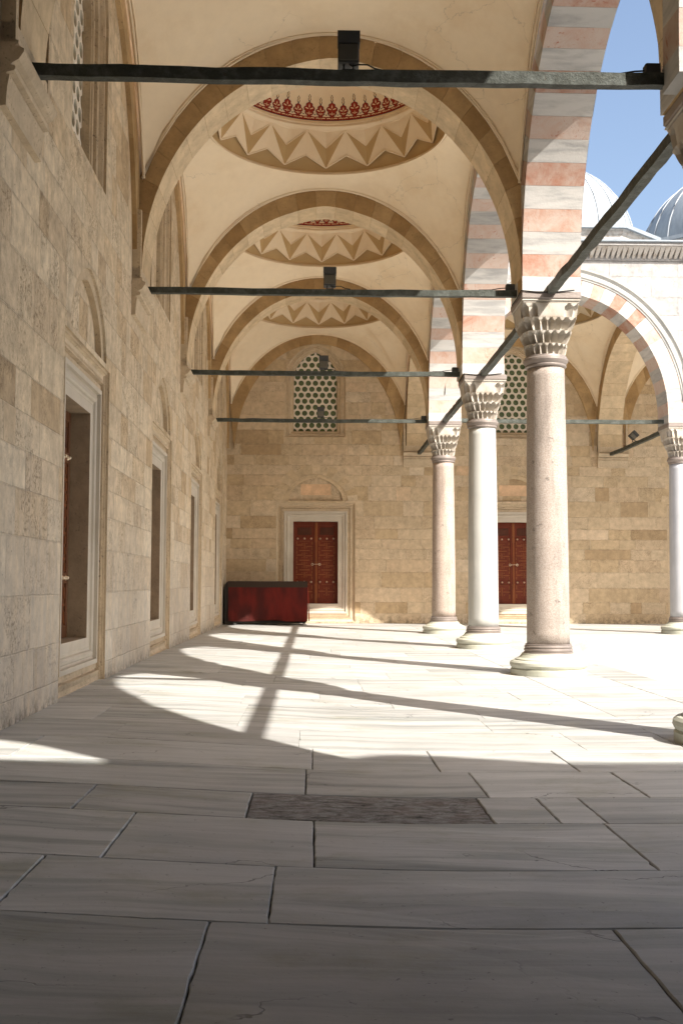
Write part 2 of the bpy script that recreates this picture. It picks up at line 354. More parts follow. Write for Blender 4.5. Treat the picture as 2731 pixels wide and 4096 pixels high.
def rnd(): return R.random()

# ------------------------------------------------------------------ layout numbers (metres)
XC = 3.63; YC = [-1.3, 3.58, 9.5, 16.61, 23.2, 29.91]; YE = 37.07; XR = 10.31; XR2 = 16.99
SK = .0114; XW0 = -2.563
def XW(y): return XW0 - SK * y
ZP = 5.87                       # top of the lead plate above the capitals
ZS, HA = 6.1, 3.38              # spring and rise of the arches
def floor_z(x, y):
    zw = .13 if y < 17 else max(0., .13 * (34 - y) / 17)
    k = min(1., max(0., (.9 - x) / 3.5)); return zw * k * k * (3 - 2 * k)

# ------------------------------------------------------------------ floor
f = MB()
def slab(x0, x1, y0, y1, mi=0, fine=False, skew=(0, 0)):
    g = (.003 + .002 * rnd()) if y1 < 9.2 else .0012; tn = rnd(); n = 18 if fine else 3
    dzv = R.uniform(-.002, .002)
    def edge(p, q):
        out = []
        for i in range(n):
            t = i / n; ch_ = .004 if (fine and rnd() < .25) else .0014; jx = R.gauss(0, ch_ if fine else .0008); jy = R.gauss(0, ch_ if fine else .0008)
            out.append((p[0] + (q[0] - p[0]) * t + jx, p[1] + (q[1] - p[1]) * t + jy))
        return out
    c = [(x0 + g, y0 + g), (x1 - g + skew[0], y0 + g), (x1 - g + skew[1], y1 - g), (x0 + g, y1 - g)]
    ring = edge(c[0], c[1]) + edge(c[1], c[2]) + edge(c[2], c[3]) + edge(c[3], c[0])
    N = len(ring); mx, my = (x0 + x1) / 2, (y0 + y1) / 2; b = (.006 if fine else .004) if y1 < 9.2 else .002
    top = []; 
    for (x, y) in ring:
        sx = 1 if x < mx else -1; sy_ = 1 if y < my else -1
        ix = b if min(abs(x - x0), abs(x - x1)) < .03 else 0; iy = b if min(abs(y - y0), abs(y - y1)) < .03 else 0
        xx, yy = x + sx * ix, y + sy_ * iy; top.append((xx, yy, floor_z(xx, yy) + dzv))
    low = [(x, y, floor_z(x, y) + dzv - .007) for x, y in ring]; bot = [(x, y, floor_z(x, y) - .05) for x, y in ring]
    fs = [list(range(N))]
    for i in range(N):
        j = (i + 1) % N; fs.append([N + i, N + j, j, i]); fs.append([2 * N + i, 2 * N + j, N + j, N + i])
    f.add(top + low + bot, fs, mi=mi, tone=tn)
FG = [(2.1, 3.2, [-.9, .8, 2.4]), (3.2, 4.43, [-.41, 1.22]), (4.43, 5.31, [-1.28, -.175]), (5.31, 6.34, [-1.015, .01, 1.7]),
      (6.34, 7.095, [-1.39, -.385, 1.065, 1.455, 1.73]), (7.095, 8.05, [-.045, 1.155, 2.21]), (8.05, 9.08, [-2.22, 0., .95, 1.99])]
for (y0, y1, js) in FG:
    xs = [-2.75] + js + [3.18]
    for i in range(len(xs) - 1):
        rough = (y0 == 6.34 and abs(xs[i] + .385) < .01)
        slab(xs[i], xs[i + 1], y0, y1, 1 if rough else 0, True)
y = 9.08
while y < 36.9:
    h = R.uniform(.75, 1.1); y1 = min(y + h, 37.1)
    x = -3.1 + R.uniform(-.2, .2)
    while x < 3.16:
        x1 = min(3.18, x + R.uniform(1.1, 2.6))
        if 3.18 - x1 < .4: x1 = 3.18
        slab(x, x1, y, y1, 0, y < 14); x = x1
    y = y1
for (xa, xb) in ((3.185, 4.33), (4.335, 5.0)):
    y = 2.1 + rnd()
    while y < 28.5:
        y1 = min(28.53, y + R.uniform(1.4, 2.8)); slab(xa, xb, y, y1, 0, y < 14); y = y1
for (ya, yb) in ((28.53, 29.3), (29.3, 30.4), (30.4, 31.4), (31.4, 32.6), (32.6, 33.8), (33.8, 35.2), (35.2, 37.1)):
    x = 5.0 if ya < 28.6 else 3.185
    if ya < 28.6: slab(3.185, 5.0, ya, yb)
    while x < 24:
        x1 = x + R.uniform(1.5, 3.); slab(x, x1, ya, yb); x = x1
n = 24
for i in range(n):
    for j in range(40):
        x0, x1 = -4 + i * 9.0 / n, -4 + (i + 1) * 9.0 / n; ya, yb = -9 + j * 46.1 / 40, -9 + (j + 1) * 46.1 / 40
        f.quad(*[(x, y, floor_z(x, y) - .035) for x, y in ((x0, ya), (x1, ya), (x1, yb), (x0, yb))], mi=2)
f.quad((5, 28.53, -.012), (25, 28.53, -.012), (25, 37.1, -.012), (5, 37.1, -.012), mi=2)
f.quad((5, -9, -.5), (5, 28.53, -.5), (5, 28.53, -.013), (5, -9, -.013), tone=.6)
f.quad((5, 28.53, -.5), (25, 28.53, -.5), (25, 28.53, -.013), (5, 28.53, -.013), tone=.6)
f.box((-4, -9, -.05), (5, 2.1, .0), tone=.5)
tag(f.build('portico_floor', ['floor_marble', 'rough_slab', 'grout']), kind='structure')
g_ = MB(); g_.quad((4.9, -60, -.45), (90, -60, -.45), (90, 28.6, -.45), (4.9, 28.6, -.45))
tag(g_.build('courtyard_paving', ['court_paving']), kind='structure')
g_ = MB(); g_.quad((-900, -900, -.6), (900, -900, -.6), (900, 900, -.6), (-900, 900, -.6))
tag(g_.build('ground', ['grout']), kind='structure')

# ------------------------------------------------------------------ walls
def parch(w, h, n=24, k=.10):      # pointed arch points from left spring to right spring, local (x, z)
    out = []
    for i in range(n + 1):
        a = PI - PI * i / n; out.append((w * math.cos(a), h * ((1 - k) * math.sin(a) + k * (1 - abs(math.cos(a))))))
    return out
def rect_outline(x0, x1, z0, z1): return [(x0, z0), (x0, z1), (x1, z1), (x1, z0)]
def win_outline(cx, hw, zb, zs, za, n=24): return [(cx - hw, zb)] + [(cx + x, zs + z) for x, z in parch(hw, za - zs, n)] + [(cx + hw, zb)]
def nested(mb, outs, deps, split, **k):
    """stepped frame: outs = outlines of equal length, deps = depth behind the wall face"""
    for q in range(len(outs) - 1):
        A, B = outs[q], outs[q + 1]; N = len(A); tn = rnd()
        vs = [(x, deps[q], z) for x, z in A] + [(x, deps[q + 1], z) for x, z in B]
        for i in range(N):
            j = (i + 1) % N
            mb.add([vs[i], vs[j], vs[N + j], vs[N + i]], [[3, 2, 1, 0]], mi=1 if q >= split else 0, tone=(.35 + .5 * rnd()))
PROF = [(0, 0), (.0, .03), (.03, .03), (.035, .05), (.055, .075), (.10, .08), (.14, .06), (.175, .045), (.18, .10), (.20, .10), (.205, .08), (.27, .08), (.275, .05),
        (.33, .05), (.335, .10), (.36, .105), (.375, .09), (.41, .085), (.435, .10), (.445, .125), (.475, .125), (.48, .13), (.60, .13), (.60, .42)]
WPROF = [(0, 0), (0, .035), (.04, .04), (.055, .07), (.10, .055), (.115, .09), (.16, .08), (.19, .10), (.20, .14), (.25, .145), (.26, .17), (.285, .17), (.29, .24), (.30, .30)]

def wall_face(mb, L0, L1, H, holes, zb=0.):
    """flat wall face at y=0 from L0..L1 with rectangular holes (x0,x1,z0,z1)"""
    xs = sorted({L0, L1} | {h[0] for h in holes} | {h[1] for h in holes}); zs = sorted({zb, H} | {h[2] for h in holes} | {h[3] for h in holes})
    for i in range(len(xs) - 1):
        for j in range(len(zs) - 1):
            x0, x1, z0, z1 = xs[i], xs[i + 1], zs[j], zs[j + 1]; mx, mz = (x0 + x1) / 2, (z0 + z1) / 2
            if any(h[0] < mx < h[1] and h[2] < mz < h[3] for h in holes): continue
            mb.quad((x0, 0, z0), (x1, 0, z0), (x1, 0, z1), (x0, 0, z1))
def arch_fill(mb, pts, z1, dep):
    """wall face between an arch line and the flat top z1 of its rectangular hole, with a reveal"""
    for (a, b) in zip(pts[:-1], pts[1:]):
        mb.quad((a[0], 0, a[1]), (b[0], 0, b[1]), (b[0], 0, z1), (a[0], 0, z1))
        mb.quad((a[0], 0, a[1]), (a[0], dep, a[1]), (b[0], dep, b[1]), (b[0], 0, b[1]))
def door_leaf(x0, x1, z0, z1, yd, parent, wooden='door_wood', inlay='inlay_wood', flip=False):
    """double door in a local wall frame at depth yd"""
    cx = (x0 + x1) / 2; d = MB(); p = MB(); q = MB(); bz = MB()
    d.box((x0, yd, z0), (x1, yd + .06, z1))
    H = z1 - z0
    for s in (-1, 1):
        a, b = (x0, cx) if s < 0 else (cx, x1); e = .085
        ya = yd - .025
        for (u0, u1, v0, v1) in ((a, a + e, z0, z1), (b - e, b, z0, z1), (a + e, b - e, z0, z0 + .16), (a + e, b - e, z1 - .13, z1),
                                 (a + e, b - e, z0 + .68, z0 + .82), (a + e, b - e, z1 - .66, z1 - .52)):
            d.bbox((u0 + .002, ya, v0 + .002), (u1 - .002, yd + .01, v1 - .002), .006)
        # kundekari strips: interlocking pinwheels of light wood
        def pin(xa, xb, za, zb, nr):
            wq = xb - xa; hq = (zb - za) / nr; th = .034
            for r in range(nr):
                zc = za + hq * (r + .5); xm = (xa + xb) / 2; sg = 1 if r % 2 == 0 else -1
                for (bx0, bx1, bz0, bz1) in ((xm - th / 2, xm + th / 2, zc - hq * .30, zc + hq * .30), (xm - wq * .30, xm + wq * .30, zc + hq * .5 - th / 2, zc + hq * .5 + th / 2),
                        (xa + .01, xm - .045, zc - hq * .02 * sg, zc - hq * .02 * sg + th), (xm + .045, xb - .01, zc + hq * .02 * sg - th, zc + hq * .02 * sg),
                        (xa + .01, xa + .01 + th, zc + hq * .18, zc + hq * .48), (xb - .01 - th, xb - .01, zc - hq * .48, zc - hq * .18),
                        (xa + .01, xa + .01 + th, zc - hq * .42, zc - hq * .14), (xb - .01 - th, xb - .01, zc + hq * .14, zc + hq * .42)):
                    if bz0 < za: bz0 = za + .003
                    if bz1 > zb: bz1 = zb - .003
                    q.bbox((bx0, yd - .012, bz0), (bx1, yd + .008, bz1), .004)
                for sx in (-1, 1):
                    for sz in (-1, 1): q.bbox((xm + sx * .075 - .017, yd - .012, zc + sz * hq * .22 - .017), (xm + sx * .075 + .017, yd + .008, zc + sz * hq * .22 + .017), .004)
        pin(a + e + .01, b - e - .01, z0 + .17, z0 + .67, 1); pin(a + e + .01, b - e - .01, z0 + .83, z1 - .67, 4)
        p.bbox((a + e + .06, yd - .014, z1 - .46), (b - e - .06, yd + .01, z1 - .20), .012)
        p.bbox((a + e + .12, yd - .026, z1 - .42), (b - e - .12, yd, z1 - .24), .008)
        for zb in (z0 + .75, z1 - .59):
            for k in (-1, 0, 1):
                xk = (a + b) / 2 + k * .235; prof = [(.036, 0), (.034, .012), (.022, .022), (.024, .034), (.014, .044), (.0001, .047)]
                vs = []; fs = []; nn = 12
                for (r, dd) in prof:
                    for i in range(nn): an = 2 * PI * i / nn; vs.append((xk + r * math.cos(an), ya - dd, zb + r * math.sin(an)))
                for r in range(len(prof) - 1):
                    for i in range(nn): j = (i + 1) % nn; fs.append([r * nn + i, r * nn + j, r * nn + nn + j, r * nn + nn + i])
                bz.add(vs, fs, smooth=True)
    # central turned cover strip
    yc = yd - .045; m2 = MB()
    for (v0, v1, wd) in ((z0, z0 + .62, .045), (z0 + .62, z0 + .70, .055), (z0 + .70, z0 + 1.38, .028), (z0 + 1.38, z0 + 1.46, .05), (z0 + 1.46, z1 - .70, .028), (z1 - .70, z1 - .50, .05), (z1 - .50, z1 - .02, .045)):
        m2.bbox((cx - wd + .02, yc, v0), (cx + wd + .02, yd + .01, v1 - .004), .008)
    hd = MB()
    hd.tube([(cx - .11 + .02, yc - .02, z0 + 1.36), (cx + .13 + .02, yc - .02, z0 + 1.37)], .008)
    for xk in (cx - .11, cx + .14):
        hd.tube([(xk + .035 * math.cos(2 * PI * i / 12), yc - .015, z0 + 1.36 + .035 * math.sin(2 * PI * i / 12)) for i in range(12)], .011, closed=True)
    do = d.build('double_door', [wooden], parent)
    p.build('upper_panel', ['panel_wood'], do); q.build('inlay', [inlay], do); bz.build('door_bosses', ['brass'], do)
    m2.build('cover_strip', [inlay], do); hd.build('door_handle', ['brass'], do)
    return do
def lattice(cx, hw, zb, zs, za, yd, parent):
    """pierced stucco plate with bottle-glass roundels, clipped to a pointed outline"""
    import bmesh
    dx, dz, rr = .249, .2125, .095; N = 24
    bm = bmesh.new(); gl = MB(); cells = []
    r0 = int((za - zb) / dz) + 2
    for r in range(-1, r0):
        z = zb + .005 + r * dz; off = .5 if r % 2 else 0.
        for c in range(-5, 6):
            x = cx + (c + off) * dx
            if abs(x - cx) > hw + .14: continue
            hexv = []; circ = []
            for i in range(N):
                a = 2 * PI * i / N; circ.append((x + rr * math.cos(a), z + rr * math.sin(a)))
                # hexagonal cell boundary (pointy top): distance along direction a
                best = 9
                for k in range(6):
                    na = PI / 3 * k; dd = dx / 2 if k % 3 == 0 else None
                    nx, nz = math.cos(na), math.sin(na)
                    if k % 3 == 0: D = dx / 2; ux, uz = nx, nz
                    else:
                        vx, vz = dx / 2 * (1 if nx > 0 else -1), dz * (1 if nz > 0 else -1); Lv = math.hypot(vx, vz); D = Lv / 2; ux, uz = vx / Lv, vz / Lv
                    cc = math.cos(a) * ux + math.sin(a) * uz
                    if cc > 1e-6: best = min(best, D / cc)
                hexv.append((x + best * math.cos(a), z + best * math.sin(a)))
            cv = [bm.verts.new((p[0], yd, p[1])) for p in circ]; hv = [bm.verts.new((p[0], yd, p[1])) for p in hexv]; cb = [bm.verts.new((p[0], yd + .07, p[1])) for p in circ]
            for i in range(N):
                j = (i + 1) % N; bm.faces.new((cv[i], cv[j], hv[j], hv[i])); bm.faces.new((cb[i], cb[j], cv[j], cv[i]))
            # roundel: rings of bottle glass
            ins = abs(x - cx) < hw and zb - .05 < z < za
            if ins:
                tilt = R.uniform(-.006, .006); tz = R.uniform(-.006, .006)
                prof = [(rr, .05), (rr * .93, .038), (rr * .78, .044), (rr * .66, .036), (rr * .40, .045), (rr * .30, .034), (rr * .12, .026), (.0005, .025)]
                vs = []; fs = []
                for (q, dd) in prof:
                    for i in range(N): a = 2 * PI * i / N; vs.append((x + q * math.cos(a), yd + dd + tilt * math.cos(a) * q / rr + tz * math.sin(a) * q / rr, z + q * math.sin(a)))
                for q in range(len(prof) - 1):
                    for i in range(N): j = (i + 1) % N; fs.append([q * N + i, q * N + j, q * N + N + j, q * N + N + i])
                gl.add(vs, fs, smooth=True, tone=rnd())
    pts = win_outline(cx, hw, zb, zs, za, 20); cxy = Vector((cx, 0, zs))
    def clip(b):
        for i in range(len(pts)):
            a_, b_ = Vector((pts[i][0], 0, pts[i][1])), Vector((pts[(i + 1) % len(pts)][0], 0, pts[(i + 1) % len(pts)][1]))
            d_ = b_ - a_
            if d_.length < 1e-6: continue
            nr = Vector((d_.z, 0, -d_.x)).normalized()
            if (cxy - a_).dot(nr) > 0: nr = -nr
            bmesh.ops.bisect_plane(b, geom=b.verts[:] + b.edges[:] + b.faces[:], plane_co=a_, plane_no=nr, clear_outer=True, dist=1e-5)
    clip(bm)
    me = bpy.data.meshes.new('lattice'); bm.to_mesh(me); bm.free(); me.materials.append(MAT['stucco'])
    lo = bpy.data.objects.new('lattice', me); col.objects.link(lo); lo.parent = parent
    go = gl.build('bottle_glass', ['bottle_glass'], parent)
    bm = bmesh.new(); bm.from_mesh(go.data); clip(bm); bm.to_mesh(go.data); bm.free()
    bk = MB(); P = win_outline(cx, hw + .03, zb - .03, zs, za + .03, 20); bk.add([(x, yd + .075, z) for x, z in P], [list(range(len(P)))])
    bk.build('dark_backing', ['dark_void'], parent)

def make_wall(root, L0, L1, H, doors, wins, stone, z_off=0., voussoir=True):
    mb = MB(); holes = []
    for c in doors:
        holes += [(c - 1.36, c + 1.36, .05 + z_off, 4.155 + z_off), (c - 1.10, c + 1.10, 4.22 + z_off, 5.16 + z_off)]
    for c in wins: holes.append((c - 1.05, c + 1.05, 6.43, 9.73))
    wall_face(mb, L0, L1, H, holes, -.5)
    for c in doors:
        zo = 4.22 + z_off
        P = [(c + x, zo + z) for x, z in parch(1.10, .935, 28, .14)]; arch_fill(mb, P, 5.16 + z_off, .11)
        mb.add([(x, .11, z) for x, z in P], [list(range(len(P)))])
        mb.quad((c - 1.1, .11, zo), (c + 1.1, .11, zo), (c + 1.1, 0, zo), (c - 1.1, 0, zo))
    for c in wins:
        P = [(c + x, 8.55 + z) for x, z in parch(1.05, 1.18, 24, .22)]
        # spandrel of the window head; the straight jambs end at the spring
        arch_fill(mb, P, 9.73, .0005)
    mb.build('masonry', [stone], root)
    for c in doors:
        zb, zt = .05 + z_off, 4.155 + z_off
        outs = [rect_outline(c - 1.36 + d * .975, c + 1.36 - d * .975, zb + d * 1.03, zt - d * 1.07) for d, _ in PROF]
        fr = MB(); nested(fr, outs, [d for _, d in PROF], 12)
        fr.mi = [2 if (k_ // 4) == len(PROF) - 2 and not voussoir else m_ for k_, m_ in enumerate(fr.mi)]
        fr.build('door_surround', ['frame_stone', 'frame_marble', 'shaded_jamb'], root)
        x0, x1 = c - 1.36 + .585, c + 1.36 - .585
        door_leaf(x0, x1, zb + .618, zt - .642, .40, root, *(('door_wood', 'inlay_wood') if voussoir else ('brown_wood', 'inlay_wood')))
        tp = MB(); zo = 4.22 + z_off
        # inner recess line of the tympanum and its filling
        P2 = [(c + x, zo + .0 + z) for x, z in parch(.93, .80, 28, .14)]
        P1 = [(c + x, zo + z) for x, z in parch(1.10, .935, 28, .14)]
        for a, b, a2, b2 in zip(P1[:-1], P1[1:], P2[:-1], P2[1:]): tp.quad((a2[0], .035, a2[1]), (b2[0], .035, b2[1]), (b[0], .035, b[1]), (a[0], .035, a[1]), tone=.45)
        for a2, b2 in zip(P2[:-1], P2[1:]): tp.quad((a2[0], .035, a2[1]), (a2[0], .109, a2[1]), (b2[0], .109, b2[1]), (b2[0], .035, b2[1]), tone=.3)
        if voussoir: tp.box((c - .52, .100, zo + .20), (c + .52, .118, zo + .58), mi=1)
        if voussoir:
            K = 15; a0 = PI
            def pt(a, s): return (c + 1.10 * s * math.cos(a), zo + .935 * s * (.86 * math.sin(a) + .14 * (1 - abs(math.cos(a)))))
            for k in range(K):
                t0, t1 = PI - PI * k / K - .006, PI - PI * (k + 1) / K + .006; s1 = 1.28 + .16 * rnd(); tn = rnd()
                for u in range(3):
                    ua, ub = t0 + (t1 - t0) * u / 3, t0 + (t1 - t0) * (u + 1) / 3
                    A, B, C_, D_ = pt(ua, 1.01), pt(ub, 1.01), pt(ub, s1), pt(ua, s1)
                    tp.quad((A[0], -.004, A[1]), (B[0], -.004, B[1]), (C_[0], -.004, C_[1]), (D_[0], -.004, D_[1]), mi=0, tone=tn)
        tp.build('tympanum', ['tan_voussoir' if voussoir else 'frame_stone', 'peach_stone'], root)
    for c in wins:
        outs = [win_outline(c, 1.05 - d, 6.43 + d * .8, 8.55, 9.73 - d * .92) for d, _ in WPROF]
        # pointed head with the same proportions as the wall opening
        outs = []
        for d, _ in WPROF: outs.append([(c - 1.05 + d, 6.43 + d * .8)] + [(c + x, 8.55 + z) for x, z in parch(1.05 - d, 1.18 - d * .92, 24, .22)] + [(c + 1.05 - d, 6.43 + d * .8)])
        wn = MB(); nested(wn, outs, [d for _, d in WPROF], 99); wo = wn.build('lattice_window', ['frame_stone', 'frame_stone'], root)
        lattice(c, .75, 6.67, 8.55, 9.455, .27, wo)

side = empty('side_wall', (XW0, 0, 0), PI / 2 + SK, label='long weathered limestone wall down the left side with stone door frames and lattice windows', cat='wall')
make_wall(side, -9.2, YE + .3, 12.2, [12.93, 19.87, 26.45, 33.6], [12.75, 19.68, 26.5, 33.5], 'side_stone', .03, False)
endw = empty('end_wall', (0, YE, 0), 0, label='tan limestone wall facing us at the far end behind the red covered cart', cat='wall')
make_wall(endw, -3.6, 24.5, 12.0, [.08, 6.97, 13.65], [.05, 6.97, 13.65], 'end_stone')

# ------------------------------------------------------------------ columns
def capital(mb, z0, z1):
    """muqarnas capital from a round neck to a square abacus"""
    def rad(th, sq, r):     # superellipse radius, sq 0..1
        p = 2 + 14 * sq * sq; c, s = abs(math.cos(th)), abs(math.sin(th)); return r / ((c ** p + s ** p) ** (1 / p))
    H = z1 - z0
    tiers = [(0., .20, .292, .335, .0, .05, 20), (.20, .43, .302, .380, .05, .35, 20), (.43, .67, .350, .420, .40, .75, 24), (.67, .93, .408, .440, .85, 1., 28)]
    for (a, b, r0, r1, s0, s1, nc) in tiers:
        za, zb = z0 + a * H, z0 + b * H; sub = 8; NT_ = nc * sub; NZ = 14; off = PI / nc * (1 if a in (0., .43) else 0); vs = []; fs = []
        for j in range(NZ + 1):
            t = j / NZ
            for i in range(NT_):
                th = 2 * PI * i / NT_ + off; c = abs(((i % sub) / sub) * 2 - 1)      # 1 at rib, 0 in niche centre
                top = rad(th, s1, r1); bot = rad(th, s0, r0)
                hood = 1 if t > .955 else 0
                rib = bot + (top - bot) * t ** .6
                niche = bot - .055 + (top - bot) * (t ** 3) * .5
                arch = max(0., (t - (.58 + .36 * (1 - c))) / .10); arch = min(1, arch)
                if a > .6 and abs(((th / (PI / 2) + .5) % 1) - .5) < .27 and True: c2 = 1.; niche = rib
                k = max(c ** 3.2, arch); r = niche + (rib - niche) * k
                if hood: r = top
                vs.append((r * math.cos(th), r * math.sin(th), za + (zb - za) * t))
        for j in range(NZ):
            for i in range(NT_):
                i2 = (i + 1) % NT_; fs.append([j * NT_ + i, j * NT_ + i2, j * NT_ + NT_ + i2, j * NT_ + NT_ + i])
        fs.append([i for i in range(NT_)][::-1]); fs.append([NZ * NT_ + i for i in range(NT_)])
        mb.add(vs, fs)
    # abacus mouldings
    mb.bbox((-.435, -.435, z0 + .93 * H), (.435, .435, z0 + .965 * H), .01); mb.bbox((-.452, -.452, z0 + .965 * H + .002), (.452, .452, z1), .008)
def make_column(x, y, label, shaft_mat, group):
    root = empty('column', (x, y, 0), 0, label=label, cat='column', group=group)
    b = MB(); b.lathe([(.575, -.02), (.58, .01), (.58, .085), (.555, .10), (.575, .115), (.592, .15), (.585, .19), (.555, .215), (.51, .222), (.505, .238), (.45, .262), (.415, .30), (.402, .325), (.39, .325)], 64, smooth=False)
    b.build('base', ['base_marble'], root)
    c = MB(); c.lathe([(.385, .318), (.384, .335), (.362, .35), (.372, .365), (.374, .385), (.362, .40), (.355, .402), (.366, .415), (.368, .43), (.352, .447), (.348, .45), (.352, .465), (.342, .47), (.30, .47)], 64, smooth=False)
    c.build('lower_collar', ['bronze'], root)
    s = MB(); P = []
    for i in range(25):
        t = i / 24; r = .327 + (.289 - .327) * t + .006 * math.sin(PI * t); P.append((r, .46 + (4.78 - .46) * t))
    s.lathe(P, 64, smooth=True); s.build('shaft', [shaft_mat], root)
    u = MB(); u.lathe([(.29, 4.75), (.318, 4.765), (.322, 4.785), (.312, 4.80), (.330, 4.825), (.350, 4.86), (.348, 4.89), (.33, 4.905), (.326, 4.93), (.30, 4.94)], 64, smooth=False)
    u.build('upper_collar', ['bronze'], root)
    k = MB(); capital(k, 4.938, 5.752); k.build('capital', ['capital_marble'], root)
    p = MB(); p.bbox((-.462, -.462, 5.757), (.462, .462, ZP), .015); p.build('lead_plate', ['bronze'], root)
    return root
GC = 'columns of the portico'
make_column(XC + .16, YC[2], 'column cut off by the right edge, only its pale green moulded base and brown capital showing', 'white_marble', GC)
make_column(XC, YC[3], 'thick speckled pinkish granite column, nearest whole one', 'pink_granite', GC)
make_column(XC + .04, YC[4], 'smooth white marble column right of the slim rosy one', 'white_marble', GC)
make_column(XC, YC[5], 'slim rosy granite column at the inner corner of the two porticoes', 'rose_granite', GC)
make_column(XR, YC[5], 'grey streaked marble column at the right edge before the end wall', 'grey_marble', GC)

# ------------------------------------------------------------------ arches
def ell(a, h, z0, n, ap=.05):
    out = []
    for i in range(n + 1):
        t = PI - PI * i / n; x = a * math.cos(t); out.append((x, z0 + h * math.sin(t) + ap * max(0, 1 - abs(x) / .7)))
    return out
def norm_off(P, d):
    out = []
    for i in range(len(P)):
        a = P[max(0, i - 1)]; b = P[min(len(P) - 1, i + 1)]; tx, tz = b[0] - a[0], b[1] - a[1]; L = math.hypot(tx, tz); out.append((P[i][0] - tz / L * d, P[i][1] + tx / L * d))
    return out
def voussoirs(mb, P, Q, y0, y1, K, stripe, sub=3, faces=('s', 'f', 'b'), jit=.004):
    """P intrados, Q extrados with K*sub+1 points; y0 front, y1 back"""
    for k in range(K):
        tn = rnd(); st = float(k % 2 == 0) if stripe else 0.; dj = R.uniform(0, jit)
        for u in range(sub):
            i = k * sub + u; e0 = .014 if u == 0 else 0.; e1 = .986 if u == sub - 1 else 1.
            lp = lambda A_, B_, t_: (A_[0] + (B_[0] - A_[0]) * t_, A_[1] + (B_[1] - A_[1]) * t_)
            (ax, az), (bx, bz_), (cx_, cz), (dx, dz) = lp(P[i], P[i + 1], e0), lp(P[i], P[i + 1], e1), lp(Q[i], Q[i + 1], e1), lp(Q[i], Q[i + 1], e0)
            az -= 0; kw = dict(tone=tn, st=st)
            sh = lambda x, z, x2, z2: (x + (x - x2) * dj, z + (z - z2) * dj)
            (ax, az), (bx, bz_) = sh(ax, az, dx, dz), sh(bx, bz_, cx_, cz)
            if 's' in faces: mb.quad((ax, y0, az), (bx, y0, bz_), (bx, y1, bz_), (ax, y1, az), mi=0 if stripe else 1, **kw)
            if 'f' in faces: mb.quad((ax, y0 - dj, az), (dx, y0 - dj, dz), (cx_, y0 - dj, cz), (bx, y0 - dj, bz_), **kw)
            if 'b' in faces: mb.quad((bx, y1 + dj, bz_), (cx_, y1 + dj, cz), (dx, y1 + dj, dz), (ax, y1 + dj, az), **kw)
            if u == 0: mb.quad((ax, y0, az), (ax, y1, az), (dx, y1, dz), (dx, y0, dz), **kw)
            if u == sub - 1: mb.quad((bx, y0, bz_), (cx_, y0, cz), (cx_, y1, cz), (bx, y1, bz_), **kw)

def transverse_arch(cx, a, y, label, group, rz=0, origin=None, zbl=5.95, zbr=ZP, hd=.42):
    """plain stone arch across the corridor: local x along the span, y depth"""
    root = empty('stone_arch', origin or (cx, y, 0), rz, label=label, cat='arch', group=group)
    K, sub = 23, 3; P = ell(a, HA, ZS, K * sub); Q = [(x * 1.0, z) for x, z in ell(a + .32, HA + .39, ZS, K * sub)]
    mb = MB(); voussoirs(mb, P, Q, -hd, hd, K, False, sub)
    for (x, zb, s) in ((-a, zbl, -1), (a, zbr, 1)):       # stilts below the spring
        lo, hi = (x - .34, x) if s < 0 else (x, x + .34)
        if ZS - zb > .02: mb.box((lo, -hd - .002, zb), (hi, hd + .002, ZS + .02), tone=rnd())
    mb.build('arch_ring', ['arch_stone', 'lit_soffit_stone'], root)
    fl = MB()
    for (p, q) in zip(Q[:-1], Q[1:]):
        if p[1] < 7.2: continue
        for yy, s in ((-hd + .03, 1), (hd - .03, -1)):
            qd = [(p[0], yy, p[1] - .05), (q[0], yy, q[1] - .05), (q[0], yy, 10.4), (p[0], yy, 10.4)]
            fl.quad(*(qd if s > 0 else qd[::-1]))
    fl.quad((-a - .3, -hd, 10.4), (a + .3, -hd, 10.4), (a + .3, hd, 10.4), (-a - .3, hd, 10.4))
    fl.build('arch_backing', ['plaster'], root)
    return root
XI = XC - .45
GT = 'plain stone arches spanning the corridor'
tl = {2: 'plain stone arch overhead springing from the top left corner, nearest of its row', 3: 'wide brown stone arch crossing above the second dark bar from us, nearest whole arch',
      4: 'second whole brown stone arch along the corridor, framed by the widest one', 5: 'smallest brown stone arch along the corridor, in front of the end wall'}
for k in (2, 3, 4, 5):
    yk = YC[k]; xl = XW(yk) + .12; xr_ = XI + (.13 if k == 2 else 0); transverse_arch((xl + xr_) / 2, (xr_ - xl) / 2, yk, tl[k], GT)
# cross arches of the end wing, running from its columns to the end wall
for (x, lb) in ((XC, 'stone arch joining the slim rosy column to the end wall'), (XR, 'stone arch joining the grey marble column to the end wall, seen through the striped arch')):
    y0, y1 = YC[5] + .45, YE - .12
    o = transverse_arch(0, (y1 - y0) / 2, 0, lb, 'stone arches running into the end wall', PI / 2, (x, (y0 + y1) / 2, 0), ZP, 5.95)

